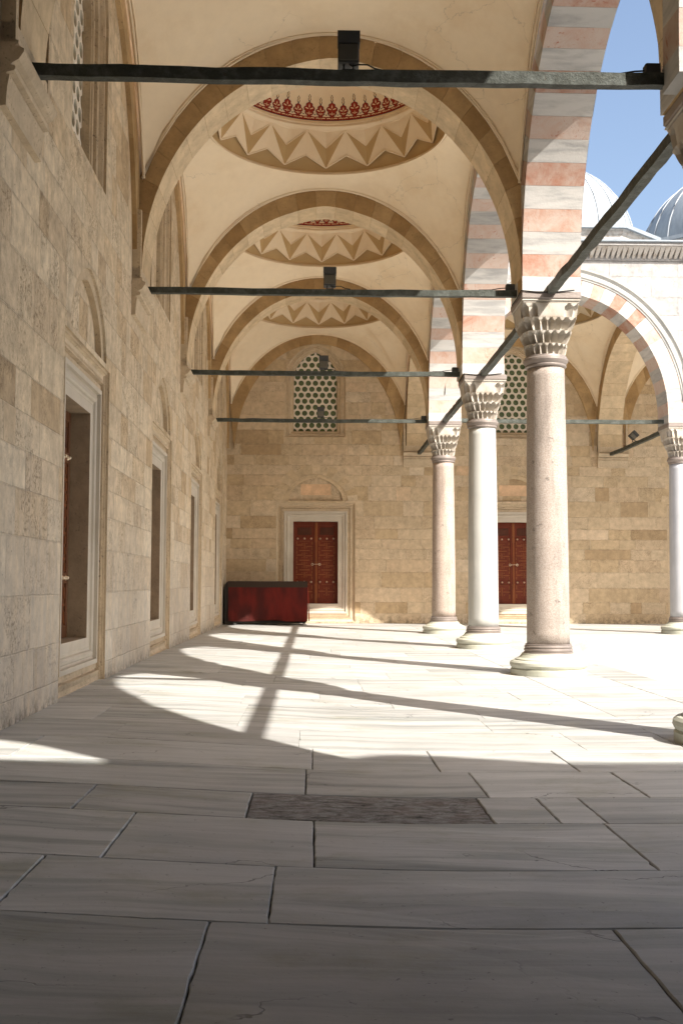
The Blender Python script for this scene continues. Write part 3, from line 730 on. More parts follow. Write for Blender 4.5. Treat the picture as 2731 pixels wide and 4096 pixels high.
# corbels carrying the arches on the walls
def corbel(loc, rz, w_, label, group):
    c = MB(); prof = [(0, -.62), (.06, -.61), (.07, -.45), (.085, -.36), (.085, -.345), (.06, -.34), (.06, -.325), (.125, -.31), (.135, -.28), (.125, -.265), (.09, -.262), (.095, -.25), (.16, -.21), (.20, -.15), (.205, -.12), (.17, -.10), (.13, -.098), (.13, -.085), (.155, -.075), (.155, -.045), (.125, -.04), (.125, .12), (0, .12)]
    n = len(prof); hw = w_ / 2
    vs = [(-hw, -d, z) for d, z in prof] + [(hw, -d, z) for d, z in prof]
    fs = [list(range(n)), [2 * n - 1 - i for i in range(n)]] + [[i, n + i, n + i + 1, i + 1] for i in range(n - 1)]
    c.add(vs, fs, tone=.75)
    for s in (-1, 1):   # narrow upright strip beside the springing stone
        c.box((s * hw - (.08 if s > 0 else 0), -.13, -.06), (s * hw + (.08 if s < 0 else 0), -.004, 1.0), tone=.5)
    o = c.build('corbel', ['frame_stone'], None, loc, rz, recalc=True); tag(o, label, 'corbel', group)
GB = 'moulded corbels on the walls'
for k, lb in ((2, 'moulded stone corbel at the left edge under the nearest arch'), (3, 'moulded corbel on the left wall between first and second door, under the widest arch'),
              (4, 'moulded corbel on the left wall between second and third door'), (5, 'small far corbel on the left wall before the last door')):
    corbel((XW(YC[k]), YC[k], 6.02), PI / 2 + SK, 1.24, lb, GB)
corbel((XC, YE, 6.02), 0, 1.06, 'corbel on the end wall left of the slim rosy column', GB)
corbel((XR + .1, YE, 6.02), 0, 1.06, 'corbel on the end wall under the slanting bar with the tilted lamp', GB)

# arcades: striped arches with white spandrels facing the court
def arcade_arch(root, p0, p1, front_detail, zt=10.46):
    """local frame: x along the arcade, -y faces the court; piers centred on p0 and p1"""
    c = (p0 + p1) / 2; a = (p1 - p0) / 2 - .45; K, sub = 31, 3
    P = ell(a, HA, ZS, K * sub); Q = norm_off(P, .43); Q = [(max(-a - .43, min(a + .43, x)), z) for x, z in Q]
    # widen thickness where piers merge
    mb = MB(); PP = [(x + c, z) for x, z in P]; QQ = [(x + c, z) for x, z in Q]
    voussoirs(mb, PP, QQ, -.45, .45, K, True, sub)
    for s, px in ((1, p0), (-1, p1)):
        x0, x1 = (px, px + .45) if s > 0 else (px - .45, px)
        mb.box((x0 + .001, -.452, ZP + .002), (x1 - .0, .452, ZS + .01), tone=rnd(), st=0.)
    mb.build('striped_voussoirs', ['striped_stone'], root)
    sp_ = MB(); O = norm_off(P, .43)
    top = zt
    pts = [(x + c, z) for x, z in O]
    pts = [(max(p0, min(p1, x)), z) for x, z in pts]
    pts = [(p0, ZS)] + pts + [(p1, ZS)]
    for (q, r) in zip(pts[:-1], pts[1:]):
        if r[0] - q[0] < 1e-5: continue
        sp_.quad((q[0], -.435, q[1]), (r[0], -.435, r[1]), (r[0], -.435, top), (q[0], -.435, top))
        sp_.quad((r[0], .44, r[1]), (q[0], .44, q[1]), (q[0], .44, top), (r[0], .44, top))
    sp_.quad((p0, -.435, top), (p1, -.435, top), (p1, .44, top), (p0, .44, top))
    sp_.build('spandrel', ['white_stone'], root)
    if front_detail:
        ar = MB(); prof = [(.43, .45), (.43, .47), (.47, .475), (.49, .50), (.53, .505), (.54, .49), (.60, .47), (.66, .49), (.69, .53), (.73, .535), (.75, .435)]
        rows = [[(max(p0, min(p1, x + c)), -d, z) for x, z in norm_off(P, o_)] for o_, d in prof]
        for A, B in zip(rows[:-1], rows[1:]):
            for i in range(len(A) - 1):
                if A[i][2] < 6.6: continue
                ar.quad(A[i], B[i], B[i + 1], A[i + 1], smooth=True)
        ar.build('archivolt', ['white_marble'], root)
GA = 'striped red and white arches of the arcades'
al = {1: None, 2: 'striped red and white arch over the top right, against the sky', 3: 'striped arch springing between the granite and white marble columns',
      4: 'small striped arch between the white marble and slim rosy columns'}
ys = YC
for k in (2, 3, 4):
    r = empty('striped_arch', (XC, 0, 0), PI / 2, label=al[k], cat='arch', group=GA); arcade_arch(r, ys[k], ys[k + 1], False)
    if k == 2:      # this bay bows out a little towards the court at its near end
        an = math.atan2(.13, ys[3] - ys[2]); r.rotation_euler.z = PI / 2 + an; r.location = (XC + math.sin(an) * ys[3], ys[3] - math.cos(an) * ys[3], 0)
r = empty('striped_arch', (0, YC[5], 0), 0, label='striped arch facing us at the right, under the white court front of the end wing', cat='arch', group=GA); arcade_arch(r, XC, XR, True)
r = empty('striped_arch', (0, YC[5], 0), 0, label='striped arch running out past the right edge beyond the grey column', cat='arch', group=GA); arcade_arch(r, XR, XR2, True)
k = MB(); k.add([(XR2, y, z) for y in (-.44, .44) for z in (5.9, 10.46)] + [(XR2 + 1.65, y, 5.9) for y in (-.44, .44)] + [(XR2 + 2.1, y, 10.46) for y in (-.44, .44)], [[0, 4, 6, 1], [2, 3, 7, 5], [4, 5, 7, 6], [0, 2, 5, 4], [1, 6, 7, 3]]); k.build('sun_blocker', ['white_stone'], r)  # unseen block added to trim the sunlit patch on the end wall

# cornice of the end wing with its row of carved teeth and lead edge
cn = empty('cornice', (0, YC[5], 0), 0, label='carved white cornice with pointed teeth under a lead edge along the end wing', cat='cornice')
c = MB(); c.box((XC - .44, -.47, 10.445), (24, .44, 10.48)); c.box((XC - .44, -.45, 10.48), (24, .44, 10.80))
c.box((XC - .44, -.80, 10.79), (24, .44, 10.86)); c.build('cornice_slab', ['white_stone'], cn)
tm = MB(); x = XC + .5
while x < 14.5:
    p = .149; yb = -.452
    vs = [(x, yb, 10.50), (x + p * .45, yb, 10.50), (x, yb - .28, 10.785), (x + p, yb - .28, 10.785), (x + p, yb, 10.785), (x, yb, 10.785), (x + p * .55, yb - .11, 10.60)]
    tm.add(vs, [[0, 1, 6], [0, 6, 2, 5], [6, 3, 2], [1, 4, 3, 6], [0, 5, 4, 1]]); x += p
tm.build('teeth', ['cornice_stone'], cn)
l = MB(); l.bbox((XC - .5, -.86, 10.865), (24, .5, 10.93), .02); l.build('lead_edge', ['lead'], cn)
# side arcade cornice (court side, mostly seen from below)
cn2 = empty('cornice', (XC, 0, 0), PI / 2, label='plain stone cornice over the side arcade, above the striped arches', cat='cornice')
c = MB(); c.box((4.1, -.47, 10.48), (YC[5] - .9, .44, 10.80)); c.box((4.1, -.80, 10.80), (YC[5] - .9, .44, 10.90)); c.build('cornice_slab', ['white_stone'], cn2)

# lead roof drums and domes of the end wing
GD = 'lead domes on the end wing'
def drum_dome(cx, cyy, label):
    root = empty('lead_dome', (cx, cyy, 10.9), 0, label=label, cat='dome', group=GD)
    A = [(1.82, -3.3), (3.34, -2.0), (3.34, 2.0), (1.82, 3.3), (-1.82, 3.3), (-3.34, 2.0), (-3.34, -2.0), (-1.82, -3.3)]
    def ring(mb, s0, z0, s1, z1, mi=0):
        for i in range(8):
            p, q = A[i], A[(i + 1) % 8]
            def w(pt, s): L = math.hypot(*pt); return (pt[0] * (L + s) / L, pt[1] * (L + s) / L)
            a, b, c_, d_ = w(p, s0), w(q, s0), w(q, s1), w(p, s1)
            mb.quad((*a, z0), (*b, z0), (*c_, z1), (*d_, z1), mi=mi)
    d = MB(); ring(d, -.10, -.3, -.10, .27, 1); ring(d, -.02, .27, -.02, .34); ring(d, -.02, .34, .05, .40); ring(d, .05, .40, .05, .50); ring(d, .05, .5, .12, .55); ring(d, .12, .55, .12, .62)
    ring(d, .12, .62, .18, .66)
    d.build('drum', ['cornice_stone', 'lead'], root)
    e = MB(); ring(e, .18, .66, .26, .67); ring(e, .26, .67, .26, .78); ring(e, .26, .78, -.5, .93)
    e = MB(); ring(e, .18, .66, .26, .67); ring(e, .26, .67, .26, .78); ring(e, .26, .78, -.5, .93)
    sm = MB()
    for sx in (-1.1, 0, 1.1): sm.box((sx - .015, -3.34, -.3), (sx + .015, -3.19, .26))
    e.build('lead_eaves', ['lead'], root)
    h = MB(); prof = [(3.22, .80), (3.14, .95)]
    for i in range(1, 17):
        t = i / 16 * PI / 2; prof.append((3.12 * math.cos(t) + .0005, .95 + 2.75 * math.sin(t)))
    h.lathe(prof, 64, cap=False, smooth=True); dm = h.build('dome_shell', ['lead'], root)
    rb = MB()
    for k in range(28):
        an = 2 * PI * k / 28; rb.tube([(r_ * math.cos(an) * 1.004, r_ * math.sin(an) * 1.004, z * 1.0 + .006) for r_, z in prof[:-2]], .019, 5)
    rb.build('rolled_seams', ['pale_lead'], dm)
drum_dome(6.97, 33.5, 'pale lead dome just right of the striped pier, against the sky')
drum_dome(13.65, 33.5, 'blue grey lead dome cut by the right edge of the picture')
rf = MB(); rf.box((XC, YC[5] + .45, 10.75), (24, YE + .3, 10.88)); tag(rf.build('wing_roof', ['lead']), 'flat lead roof of the end wing behind the cornice, under the lead domes', 'roof')

# ------------------------------------------------------------------ domed vaults
ZC = 7.55
def gq(q): return (math.sqrt(max(0, 1 - (.916 * q) ** 2)) - .401) / .599
def vault(x0, x1, y0, y1, label, ztop=(9.88, 9.88, 9.88, 9.88)):
    """pendentive dome over a rectangular bay; ztop for edges -y, +x, +y, -x"""
    cx, cyy = (x0 + x1) / 2, (y0 + y1) / 2; A, B = (x1 - x0) / 2, (y1 - y0) / 2
    root = empty('domed_vault', (cx, cyy, 0), 0, label=label, cat='vault', group='painted domed vaults over the corridor')
    R1, zr = 2.30, 10.035; mb = MB(); N = 128; NT_ = 14; rows = []
    bp = []
    angs = []
    corner = math.atan2(B, A)
    for e, (a0, a1) in enumerate(((-PI + corner, -corner), (-corner, corner), (corner, PI - corner), (PI - corner, PI + corner))):
        for i in range(N // 4): angs.append((a0 + (a1 - a0) * i / (N // 4), e))
    for an, e in angs:
        c, s = math.cos(an), math.sin(an)
        if e in (0, 2): yy = -B if e == 0 else B; t = yy / s; xx = c * t; q = abs(xx) / A
        else: xx = A if e == 1 else -A; t = xx / c; yy = s * t; q = abs(yy) / B
        zb = ZC + (ztop[e] - ZC) * gq(min(1, q)); bp.append((xx, yy, zb))
    M_ = len(bp)
    for k in range(NT_ + 1):
        t = k / NT_; row = []
        for (an, e), (xx, yy, zb) in zip(angs, bp):
            rb = math.hypot(xx, yy); r = R1 + (rb - R1) * t; Rs = max(4.22, rb + .05); F = lambda v: math.sqrt(Rs * Rs - v * v)
            z = zr - (zr - zb) * ((F(R1) - F(r)) / (F(R1) - F(rb))); row.append((r * math.cos(an), r * math.sin(an), z))
        rows.append(row)
    vs = [p for row in rows for p in row]; fs = []
    for k in range(NT_):
        for i in range(M_): j = (i + 1) % M_; fs.append([k * M_ + i, k * M_ + M_ + i, k * M_ + M_ + j, k * M_ + j])
    mb.add(vs, fs, smooth=True); pen = mb.build('pendentives', ['plaster'], root)
    ml = MB()
    for off, rr in ((.03, .022), (.10, .014)):
        for e in range(4):
            idx = [i for i in range(M_) if angs[i][1] == e] + [((e + 1) * (M_ // 4)) % M_]
            pts = []
            for i in idx:
                xx, yy, zb = bp[i]; d = .02; ix = xx - (math.copysign(d, xx) if e in (1, 3) else 0); iy = yy - (math.copysign(d, yy) if e in (0, 2) else 0)
                q = rows[NT_ - 1][i]; u = off / max(.05, math.dist(q, bp[i])); u = min(.9, u)
                pts.append((ix + (q[0] - xx) * u, iy + (q[1] - yy) * u, zb + (q[2] - zb) * u - .005))
            ml.tube(pts, rr, 5)
    ml.build('edge_moulding', ['plaster'], pen)
    # ring moulding
    rg = MB(); 
    for (r, z, q) in ((2.29, 10.02, .022), (2.33, 10.06, .018), (2.26, 9.985, .012)): rg.tube([(r * math.cos(2 * PI * i / 96), r * math.sin(2 * PI * i / 96), z) for i in range(96)], q, 6, True)
    rg.build('ring_moulding', ['plaster'], root)
    # star band
    NS = 16; ph = -PI / 2 + PI / NS * 0
    P = lambda r, a, z: (r * math.cos(a), r * math.sin(a), z)
    bk = MB(); vs = []; n2 = 96
    bk.lathe([(2.325, 10.02), (2.31, 10.10), (2.24, 10.42), (2.14, 10.70), (2.07, 10.86)], n2, cap=False, smooth=True)
    bnd = bk.build('painted_band', ['ochre_paint'], root)
    st = MB(); ed = MB(); step = 2 * PI / NS
    for k in range(NS):
        a = ph + k * step; Lk = P(2.268, a, 10.13); Vk = P(2.165, a, 10.52)
        for s in (-1, 1):
            b = a + s * step / 2; Mk = P(2.185, b, 10.36); Tk = P(2.035, b, 10.835)
            st.add([Lk, Vk, Tk], [[0, 1, 2] if s > 0 else [0, 2, 1]], mi=1); st.add([Lk, Mk, Tk], [[0, 2, 1] if s > 0 else [0, 1, 2]], mi=0)
            ed.tube([Lk, Mk], .016, 5); ed.tube([Vk, Tk], .012, 5)
        b0, b1 = a - step / 2, a + step / 2
        st.add([P(2.035, b0, 10.835), P(2.17, a, 10.515), P(2.035, b1, 10.835), P(2.07, a, 10.84)], [[0, 3, 2, 1]], mi=0)
    # give the flats thickness back to the band
    st.build('star_relief', ['plaster', 'ochre_paint'], bnd); ed.build('star_edges', ['plaster'], bnd)
    # cornice below the painted frieze
    co_ = MB(); co_.lathe([(2.12, 10.825), (2.035, 10.835), (2.03, 10.85), (1.985, 10.90), (1.98, 10.915), (2.01, 10.925), (1.995, 10.95), (1.975, 10.96), (1.985, 11.0), (2.0, 11.045)], 96, cap=False, smooth=False)
    co_.build('cornice_ring', ['plaster'], root)
    # dome cap and frieze
    HC = 1.62; rz_ = lambda z: 2.0 * math.sqrt(max(0, 1 - ((z - 11.03) / HC) ** 2))
    dc = MB(); prof = [(rz_(11.03 + HC * math.sin(i / 20 * PI / 2)) + .0004, 11.03 + HC * math.sin(i / 20 * PI / 2)) for i in range(21)]
    dc.lathe(prof, 96, cap=False, smooth=True); cap_ = dc.build('dome_cap', ['plaster'], root)
    fz = MB(); NF = 52
    def shp(pts, a0, mi, off, sc_=1.):
        vs = []
        for (u, z) in pts: r = rz_(11.03 + z) - off; an = a0 + u / 2.0; vs.append((r * math.cos(an), r * math.sin(an), 11.03 + z))
        fz.add(vs, [list(range(len(vs)))[::-1]], mi=mi)
    def mir(h): return h + [(-u, z) for u, z in h[::-1] if abs(u) > 1e-6]
    for k in range(NF):
        a = ph + (k + .5) * 2 * PI / NF; tall = k % 2; dz = .05 if tall else 0.; wq = 1.1 if tall else .95; hw = PI * 2 * 2.0 / NF / 2
        shp([(-hw, .005), (hw, .005), (hw, .085), (0, .10), (-hw, .085)], a, 0, .004)
        shp([(-hw, .0), (hw, .0), (hw, .012), (-hw, .012)], a, 1, .006)
        on = lambda g: mir([(0., .335 + dz + g), (.016 + g * .5, .305 + dz + g * .6), (.048 * wq + g, .288 + dz + g * .5), (.060 * wq + g, .262 + dz), (.050 * wq + g, .248 + dz), (.080 * wq + g, .238 + dz * .9), (.100 * wq + g, .212 + dz * .8), (.092 * wq + g, .178 + dz * .6), (.066 * wq + g, .165 + dz * .5), (.078 * wq + g, .14 + dz * .4), (.055 * wq + g, .116), (.034 + g, .11), (.03 + g, .08)])
        shp(on(.012), a, 1, .005); shp(on(0.), a, 0, .007)
        fn = lambda g: mir([(0., .455 + dz + g), (.018 + g, .42 + dz), (.010 + g * .7, .395 + dz), (.022 + g, .37 + dz), (.0 + g, .335 + dz - g)])
        shp(fn(.012), a, 1, .008); shp(fn(0.), a, 2, .010)
        # cream scrolls
        shp([(-.014, .235 + dz), (0, .20 + dz), (.014, .235 + dz), (0, .285 + dz)], a, 2, .011)
        shp([(-.012, .13), (0, .115), (.012, .13), (0, .175 + dz * .5)], a, 2, .011)
        for s in (-1, 1):
            for pts in ([(.014, .20), (.040, .215), (.070, .225), (.078, .205), (.050, .195), (.020, .185)], [(.012, .15), (.035, .155), (.055, .142), (.035, .135)],
                        [(.020, .03), (.050, .05), (.085, .04), (.110, .055), (.085, .065), (.048, .068), (.024, .05)], [(.0, .035), (.012, .05), (.0, .07)]):
                P_ = [(s * u * wq, z + (dz * .8 if z > .18 else 0)) for u, z in pts]
                shp(P_ if s > 0 else P_[::-1], a, 2, .011)
        for s in (-1, 1):   # ink curve linking neighbouring palmettes
            pts = [(s * .085 * wq, .19 + dz), (s * (hw - .02), .125), (s * hw, .11)]
            for (p, q) in zip(pts[:-1], pts[1:]): shp([(p[0], p[1]), (q[0], q[1]), (q[0], q[1] + .016), (p[0], p[1] + .016)] if s < 0 else [(q[0], q[1]), (p[0], p[1]), (p[0], p[1] + .016), (q[0], q[1] + .016)], a, 1, .006)
    fz.build('painted_frieze', ['red_paint', 'ink_paint', 'cream_paint'], cap_, recalc=False)
    return root
HD = .42
vl = {2: 'nearest domed vault, only the edge of its star ring showing at the top', 3: 'domed vault with a wide red palmette frieze, seen through the widest arch',
      4: 'domed vault with only a sliver of red frieze showing', 5: 'last domed vault before the end wall, its zigzag star ring cut by the arch'}
for k in (2, 3, 4, 5):
    y0 = YC[k] + HD; y1 = (YC[k + 1] - HD) if k < 5 else YE - .06; ym = (y0 + y1) / 2
    vault(XW(ym) + .07, XI, y0, y1, vl[k], (9.88, 9.88, 9.88 if k < 5 else 10.03, 9.9))
vault(XC + HD, XR - HD, YC[5] + .44, YE - .06, 'domed vault of the end wing behind the striped arch at right', (9.9, 9.88, 10.0, 9.88))
vault(XR + HD, XR2 - HD, YC[5] + .44, YE - .06, 'domed vault past the last corbel at the right, only a slice showing', (9.9, 9.88, 10.0, 9.88))
# blind arches where the vaults meet the walls
def blind(root_loc, rz, half, label, prot=.06, top=9.9):
    b = MB(); K, sub = 21, 3; N = K * sub
    outer = []; inner = []
    for i in range(N + 1):
        x = half * math.cos(PI - PI * i / N); z = ZC + (top - ZC) * gq(abs(x) / half) ; outer.append((x, z))
        xi = (half - .16) * math.cos(PI - PI * i / N); zi = max(6.0, ZS - .3 + (top - .33 - ZS + .3) * math.sqrt(max(0, 1 - (xi / (half - .16 + 1e-6)) ** 2))); inner.append((xi, zi))
    for i in range(K):
        tn = rnd()
        for u in range(sub):
            q = i * sub + u; A, B_, C_, D_ = inner[q], inner[q + 1], outer[q + 1], outer[q]
            if A[1] > 0: b.quad((A[0], -prot, A[1]), (B_[0], -prot, B_[1]), (C_[0], -prot, max(C_[1], C_[1])), (D_[0], -prot, D_[1]), tone=tn)
            b.quad((A[0], -prot, A[1]), (A[0], 0, A[1]), (B_[0], 0, B_[1]), (B_[0], -prot, B_[1]), tone=tn)
    o = b.build('blind_arch', ['arch_stone'], None, root_loc, rz); tag(o, label, 'blind arch', 'blind arches drawn on the walls')
for k, lb in ((2, 'blind arch on the left wall around the nearest lattice window'), (3, 'blind arch on the left wall around the second lattice window'),
              (4, 'blind arch on the left wall around the third lattice window'), (5, 'narrow blind arch on the left wall next to the end wall')):
    y0 = YC[k] + HD; y1 = (YC[k + 1] - HD) if k < 5 else YE - .06; ym = (y0 + y1) / 2
    blind((XW(ym) - .0, ym, 0), PI / 2 + SK, (y1 - y0) / 2, lb, .07)
xm = (XW(36) + .07 + XI) / 2
blind((xm, YE, 0), 0, (XI - XW(36) - .07) / 2, 'blind arch on the end wall around the window above the closed door', .06, 10.03)
blind((6.97, YE, 0), 0, (XR - XC) / 2 - HD, 'blind arch on the end wall behind the granite column', .06, 10.0)
blind((13.65, YE, 0), 0, (XR2 - XR) / 2 - HD, 'blind arch on the end wall beyond the last corbel, at the right', .06, 10.0)

# ------------------------------------------------------------------ tie bars
GI = 'iron tie bars bracing the arches'
def tie(p, q, label, hh=.055, hw=.055, sag=.02):
    p, q = Vector(p), Vector(q); L = (q - p).length; n = max(8, int(L / .28)); mb = MB(); d = (q - p).normalized(); sdv = Vector((-d.y, d.x, 0))
    vs = []; fs = []
    for i in range(n + 1):
        t = i / n; c = p + (q - p) * t; c = c + Vector((0, 0, -sag * math.sin(PI * t) + R.gauss(0, .003))) + sdv * R.gauss(0, .004)
        a, b = hw * R.uniform(.92, 1.06), hh * R.uniform(.93, 1.06)
        vs += [c + sdv * a + Vector((0, 0, b)), c - sdv * a + Vector((0, 0, b)), c - sdv * a - Vector((0, 0, b)), c + sdv * a - Vector((0, 0, b))]
    for i in range(n):
        for k in range(4): k2 = (k + 1) % 4; fs.append([i * 4 + k, i * 4 + k2, i * 4 + 4 + k2, i * 4 + 4 + k])
    fs += [[0, 1, 2, 3], [n * 4 + 3, n * 4 + 2, n * 4 + 1, n * 4]]
    base = (p + q) / 2; vs = [v - base for v in vs]; mb.add(vs, fs)
    o = mb.build('tie_bar', ['tie_iron'], None, base, 0, recalc=True); return tag(o, label, 'tie bar', GI)
zt = {2: 6.0, 3: 5.95, 4: 5.955, 5: 5.93}
lt = {2: 'nearest and thickest dark tie bar across the top of the picture', 3: 'second dark tie bar across the corridor, running to the granite column',
      4: 'third dark tie bar across the corridor, running to the white marble column', 5: 'farthest tie bar across the corridor, ending at the slim rosy column'}
for k in (2, 3, 4, 5): tie((XW(YC[k]) + .06, YC[k], zt[k]), (XC + .02, YC[k], zt[k]), lt[k], .058 if k == 2 else .048, .05, .012)
ll = {2: 'long slanting tie bar against the sky, from the right edge to the granite column', 3: 'tie bar running from granite to white marble column', 4: 'tie bar running from white marble to slim rosy column'}
for k in (2, 3, 4): tie((XC, YC[k] + .05, 5.90), (XC, YC[k + 1] - .05, 5.90), ll[k], .062, .062)
tie((XC, YC[5] + .05, 5.90), (XC, YE - .25, 5.87), 'short dark tie bar from the slim rosy column to the end wall')
tie((XR, YC[5] + .05, 5.90), (XR, YE - .25, 5.87), 'dark tie bar from the grey column to the end wall, carrying a tilted lamp')
tie((XC + .05, YC[5], 5.96), (XR - .05, YC[5], 5.96), 'sunlit grey green tie bar passing behind the granite column')

# ------------------------------------------------------------------ floodlights and junction boxes on the bars
def floodlight(loc, rz, label, wd=.19, h=.27, tilt=0.):
    root = empty('floodlight', loc, rz, label=label, cat='floodlight', group='floodlights standing on the tie bars')
    b = MB(); z0 = .05; b.bbox((-wd / 2, -.07, z0), (wd / 2, .13, z0 + h), .008)
    b.box((-wd / 2 - .006, -.105, z0 + h * .62), (wd / 2 + .006, .02, z0 + h + .006))
    hs = b.build('housing', ['lamp_housing'], root)
    l = MB(); l.box((-wd / 2 + .012, -.082, z0 + .015), (wd / 2 - .012, -.068, z0 + h * .60))
    for i in range(9):
        x = -wd / 2 + .02 + i * (wd - .04) / 8; l.box((x - .004, -.092, z0 + .018), (x + .004, -.080, z0 + h * .58))
    l.build('louvre', ['lamp_louvre'], root)
    k = MB(); k.box((-.05, -.02, -.006), (-.035, .02, z0 + .01)); k.box((.035, -.02, -.006), (.05, .02, z0 + .01)); k.box((-.06, -.03, -.008), (.06, .03, .004)); k.build('bracket', ['lamp_housing'], root)
    c = MB(); c.tube([(.0, .0, z0 + .02), (.03, -.05, .02), (.09, -.06, .03), (.17, -.05, .035), (.24, -.04, .004), (.32, -.02, -.002)], .007, 6); c.build('cable', ['cable'], root)
    if tilt: hs.rotation_euler.y = tilt
    return root
floodlight((.30, YC[2], zt[2] + .05), 0, 'largest dark floodlight, on the nearest bar at the top')
floodlight((.24, YC[3], zt[3] + .045), 0, 'floodlight with ribbed front on the second bar')
floodlight((.21, YC[4], zt[4] + .045), 0, 'floodlight on the third bar, overlapping the window point')
floodlight((.19, YC[5], zt[5] + .045), 0, 'smallest floodlight, low before the window lattice on the farthest bar')
fl = floodlight((XR, 34.2, 5.95), 0, 'grey floodlight turned on edge upon the slanting bar at the right', .22, .22)
for o in kids(fl):
    if o.name.startswith(('housing', 'louvre')): o.rotation_euler = (0, PI / 4, 0); o.location = (-.12, 0, .10)
for k, lb in ((2, 'small dark junction box at the column end of the nearest bar'), (3, 'small junction box on the bar beside the granite column'), (4, 'small junction box on the bar beside the white marble column'), (5, 'tiny junction box on the bar beside the slim rosy column')):
    root = empty('junction_box', (XI - .10, YC[k], zt[k] + .052), 0, label=lb, cat='junction box', group='junction boxes on the bars')
    b = MB(); b.bbox((-.07, -.05, 0), (.07, .05, .095), .008); b.build('box_body', ['lamp_housing'], root)
    c = MB(); c.tube([(-.07, 0, .04), (-.16, -.01, .03), (-.30, -.01, .005), (-.5, -.01, .002)], .008, 6); c.build('cable', ['cable'], root)
# cables looped round the lead plates
for k, lb in ((3, 'black cable wrapped round the lead plate of the granite column'), (4, 'black cable wrapped round the lead plate of the white marble column')):
    c = MB(); e = .472; yk = YC[k]; xk = XC + (.04 if k == 4 else 0)
    c.tube([(xk + .35, yk - e, 5.885), (xk + .1, yk - e, 5.86), (xk - .2, yk - e, 5.852), (xk - e, yk - e, 5.875), (xk - e - .01, yk - .2, 5.82), (xk - e, yk + .3, 5.84)], .010, 6)
    tag(c.build('cable', ['cable']), lb, 'cable')

# ------------------------------------------------------------------ red covered cart
ct = empty('covered_cart', (-1.545, 36.0, 0), 0, label='long low cart under a dark red cover with blackish top, on small casters', cat='cart')
hw, hd2 = 1.355, .5
b = MB()
prof = []
for i in range(9): a = PI - PI / 2 * i / 8; prof.append((-hw + .16 + .16 * math.cos(a), 1.27 + .16 * math.sin(a)))
prof = [(-hw, .06)] + prof + [(hw - .03, 1.43), (hw, 1.40), (hw - .02, .10), (hw - .1, .06)]
n = len(prof); vs = [(x, -hd2, z) for x, z in prof] + [(x, hd2, z) for x, z in prof]
b.add(vs, [list(range(n))[::-1], [n + i for i in range(n)]] + [[i, (i + 1) % n, n + (i + 1) % n, n + i] for i in range(n)])
b.build('cart_body', ['black_vinyl'], ct, recalc=True)
def cloth(fn, nu, nv, th):
    m_ = MB(); vs = []; fs = []
    for j in range(nv + 1):
        for i in range(nu + 1): vs.append(fn(i / nu, j / nv))
    for j in range(nv):
        for i in range(nu): q = j * (nu + 1) + i; fs.append([q, q + 1, q + nu + 2, q + nu + 1])
    m_.add(vs, fs, smooth=True); return m_
def wav(u, v): return .012 * math.sin(u * 19 + 2 * v) * v + .006 * math.sin(u * 47) * v + .004 * math.sin(v * 9 + u * 5)
fm = cloth(lambda u, v: (-hw + .125 + u * (2 * hw - .125 + .012), -hd2 - .022 - abs(wav(u, v)) - .02 * v, 1.24 - v * (1.10 + .02 * math.sin(u * 9)) - .0 * u), 60, 14, .004)
o = fm.build('red_cover', ['red_cloth'], ct)
hm = MB(); hm.tube([(-hw + .125 + u / 40 * (2 * hw - .113), -hd2 - .046 - abs(wav(u / 40, 1)), .145 - .02 * math.sin(u / 40 * 9)) for u in range(41)], .012, 5)
for us in (.27, .63): hm.tube([(-hw + .125 + us * (2 * hw - .113), -hd2 - .026 - abs(wav(us, v / 12)) - .02 * v / 12, 1.24 - v / 12 * 1.09) for v in range(13)], .006, 4)
hm.build('hem', ['red_cloth'], o)
tm_ = cloth(lambda u, v: (-hw + .10 + u * (2 * hw - .09), -hd2 - .028 - .006 * abs(math.sin(u * 14)), 1.435 - v * .20), 40, 3, .004)
MAT['brown_vinyl'] = NT('brown_vinyl', .6).col((.035, .022, .014)).m
tm_.build('top_flap', ['brown_vinyl'], ct)
sm_ = cloth(lambda u, v: (hw + .012 + .05 * v + .018 * math.sin(u * 7 + 2) * v, -hd2 - .02 + u * (2 * hd2 + .02), 1.24 - v * (1.10 + .03 * math.sin(u * 5))), 16, 12, .004)
sm_.build('side_drape', ['lit_red_cloth'], ct)
for sx in (-1, 1):
    for sy_ in (-1, 1):
        cx_, cy_ = sx * (hw - .22) + (.12 if sx < 0 else .12), sy_ * (hd2 - .07)
        wm = MB()
        vs = []; fs = []; N = 16
        for yy in (-.016, .016):
            for i in range(N): a = 2 * PI * i / N; vs.append((cx_ + .045 * math.cos(a), cy_ + yy, .045 + .045 * math.sin(a)))
        fs = [list(range(N)), [2 * N - 1 - i for i in range(N)]] + [[i, N + i, N + (i + 1) % N, (i + 1) % N] for i in range(N)]
        wm.add(vs, fs, smooth=False); cw = wm.build('caster', ['steel'], ct)
        fk = MB(); fk.box((cx_ - .02, cy_ - .024, .05), (cx_ + .05, cy_ - .019, .10)); fk.box((cx_ - .02, cy_ + .019, .05), (cx_ + .05, cy_ + .024, .10)); fk.box((cx_ - .03, cy_ - .026, .10), (cx_ + .06, cy_ + .026, .108)); fk.build('caster_fork', ['steel'], cw)

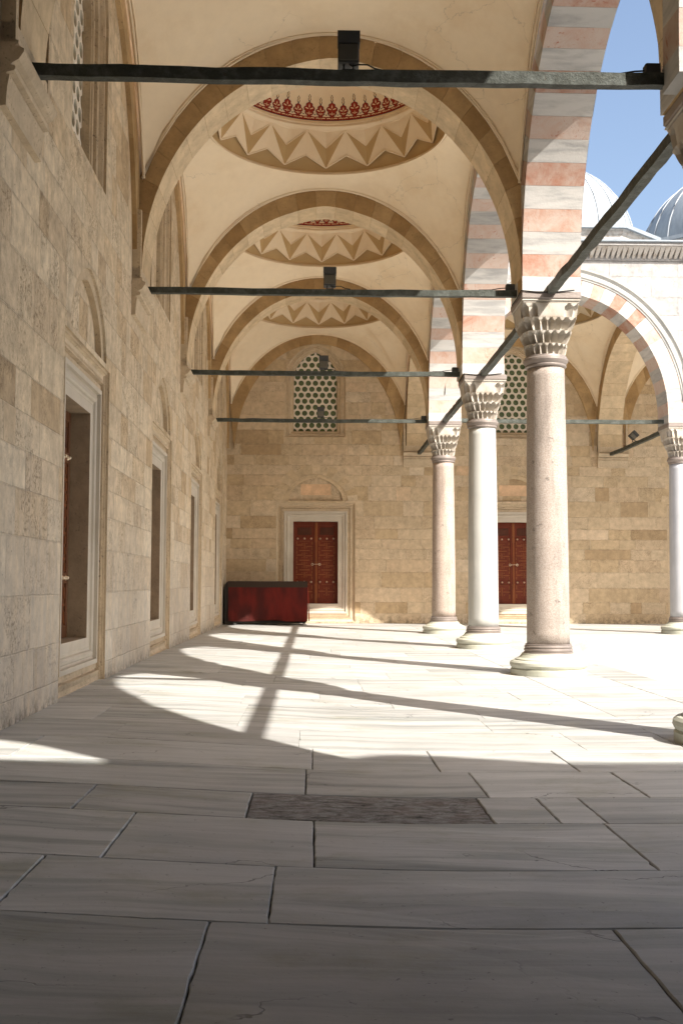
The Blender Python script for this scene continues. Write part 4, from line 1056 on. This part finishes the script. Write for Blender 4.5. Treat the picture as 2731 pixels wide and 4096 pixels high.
# ------------------------------------------------------------------ the wing behind the camera, which shades the near floor
rp = MB()
def blk(lo, hi): rp.box(lo, hi)
YB = -1.65
blk((XC + .45, YB - .5, 9.6), (60, YB, 10.55)); blk((XC + .3, YB - .7, 10.55), (7.8, -1.28, 10.87)); blk((7.8, YB - .7, 10.55), (60, -.93, 10.87))
blk((XW0 - .5, -9, 10.2), (60, YB - .1, 10.8)); blk((XW0 - 1, -9.4, -.5), (60, -8.8, 19))
blk((XW0 - .6, YB - .6, 10.0), (XC + .44, YC[2] - .40, 10.5))
x = XR
while x < 58: blk((x - .45, YB - .9, -.5), (x + .45, YB - .0, 9.7)); x += 6.68
# raised gable on its cornice
gv = []
for i in range(13):
    t = i / 12; gv.append((7.9 + 1.8 * t, .46 * math.sin(PI * t) ** 1.3 + .08 * (1 - t)))
for (p, q) in zip(gv[:-1], gv[1:]): rp.add([(p[0], -1.5, 10.87), (q[0], -1.5, 10.87), (q[0], -.93, 10.87), (p[0], -.93, 10.87), (p[0], -1.5, 10.87 + p[1]), (q[0], -1.5, 10.87 + q[1]), (q[0], -.93, 10.87 + q[1]), (p[0], -.93, 10.87 + p[1])],
        [[3, 2, 1, 0], [4, 5, 6, 7], [0, 1, 5, 4], [1, 2, 6, 5], [2, 3, 7, 6], [3, 0, 4, 7]])
ra = empty('rear_arcade', (XC, 0, 0), PI / 2, kind='structure')
tb = MB()
for i_ in range(12): tb.box((YC[1] + (YC[2] - YC[1]) * i_ / 12, -.062 + R.gauss(0, .004), 5.84 + R.gauss(0, .006)), (YC[1] + (YC[2] - YC[1]) * (i_ + 1) / 12 - .001, .062 + R.gauss(0, .004), 5.965))
tb.build('tie_rod', ['tie_iron'], ra)
arcade_arch(ra, YC[1], YC[2], False)
blk((XI, 2.7, -.5), (XC + .44, YC[1] + .44, 10.3)); blk((XI + .1, YB, -.5), (XC + .40, 2.69, 6.4))  # pier, then an unseen wall added to cut skylight on the near floor
hp = [(2.69, 6.42), (1.36, 6.42), (1.35, 7.97), (1.2, 8.63), (1.0, 9.17), (.7, 9.7), (.7, 9.89), (2.69, 9.89)]; n_ = len(hp)  # thin unseen slab shaped to trim the sunlit patch at the left
rp.add([(x, y, z) for x in (XC + .34, XC + .43) for y, z in hp], [list(range(n_)), [2 * n_ - 1 - i for i in range(n_)]] + [[i, n_ + i, n_ + (i + 1) % n_, (i + 1) % n_] for i in range(n_)])
blk((XI, YB, 9.9), (XC + .44, 2.7, 10.5))
ro_ = rp.build('rear_portico_and_blocker', ['rear_absorbing_stone']); tag(ro_, kind='structure')
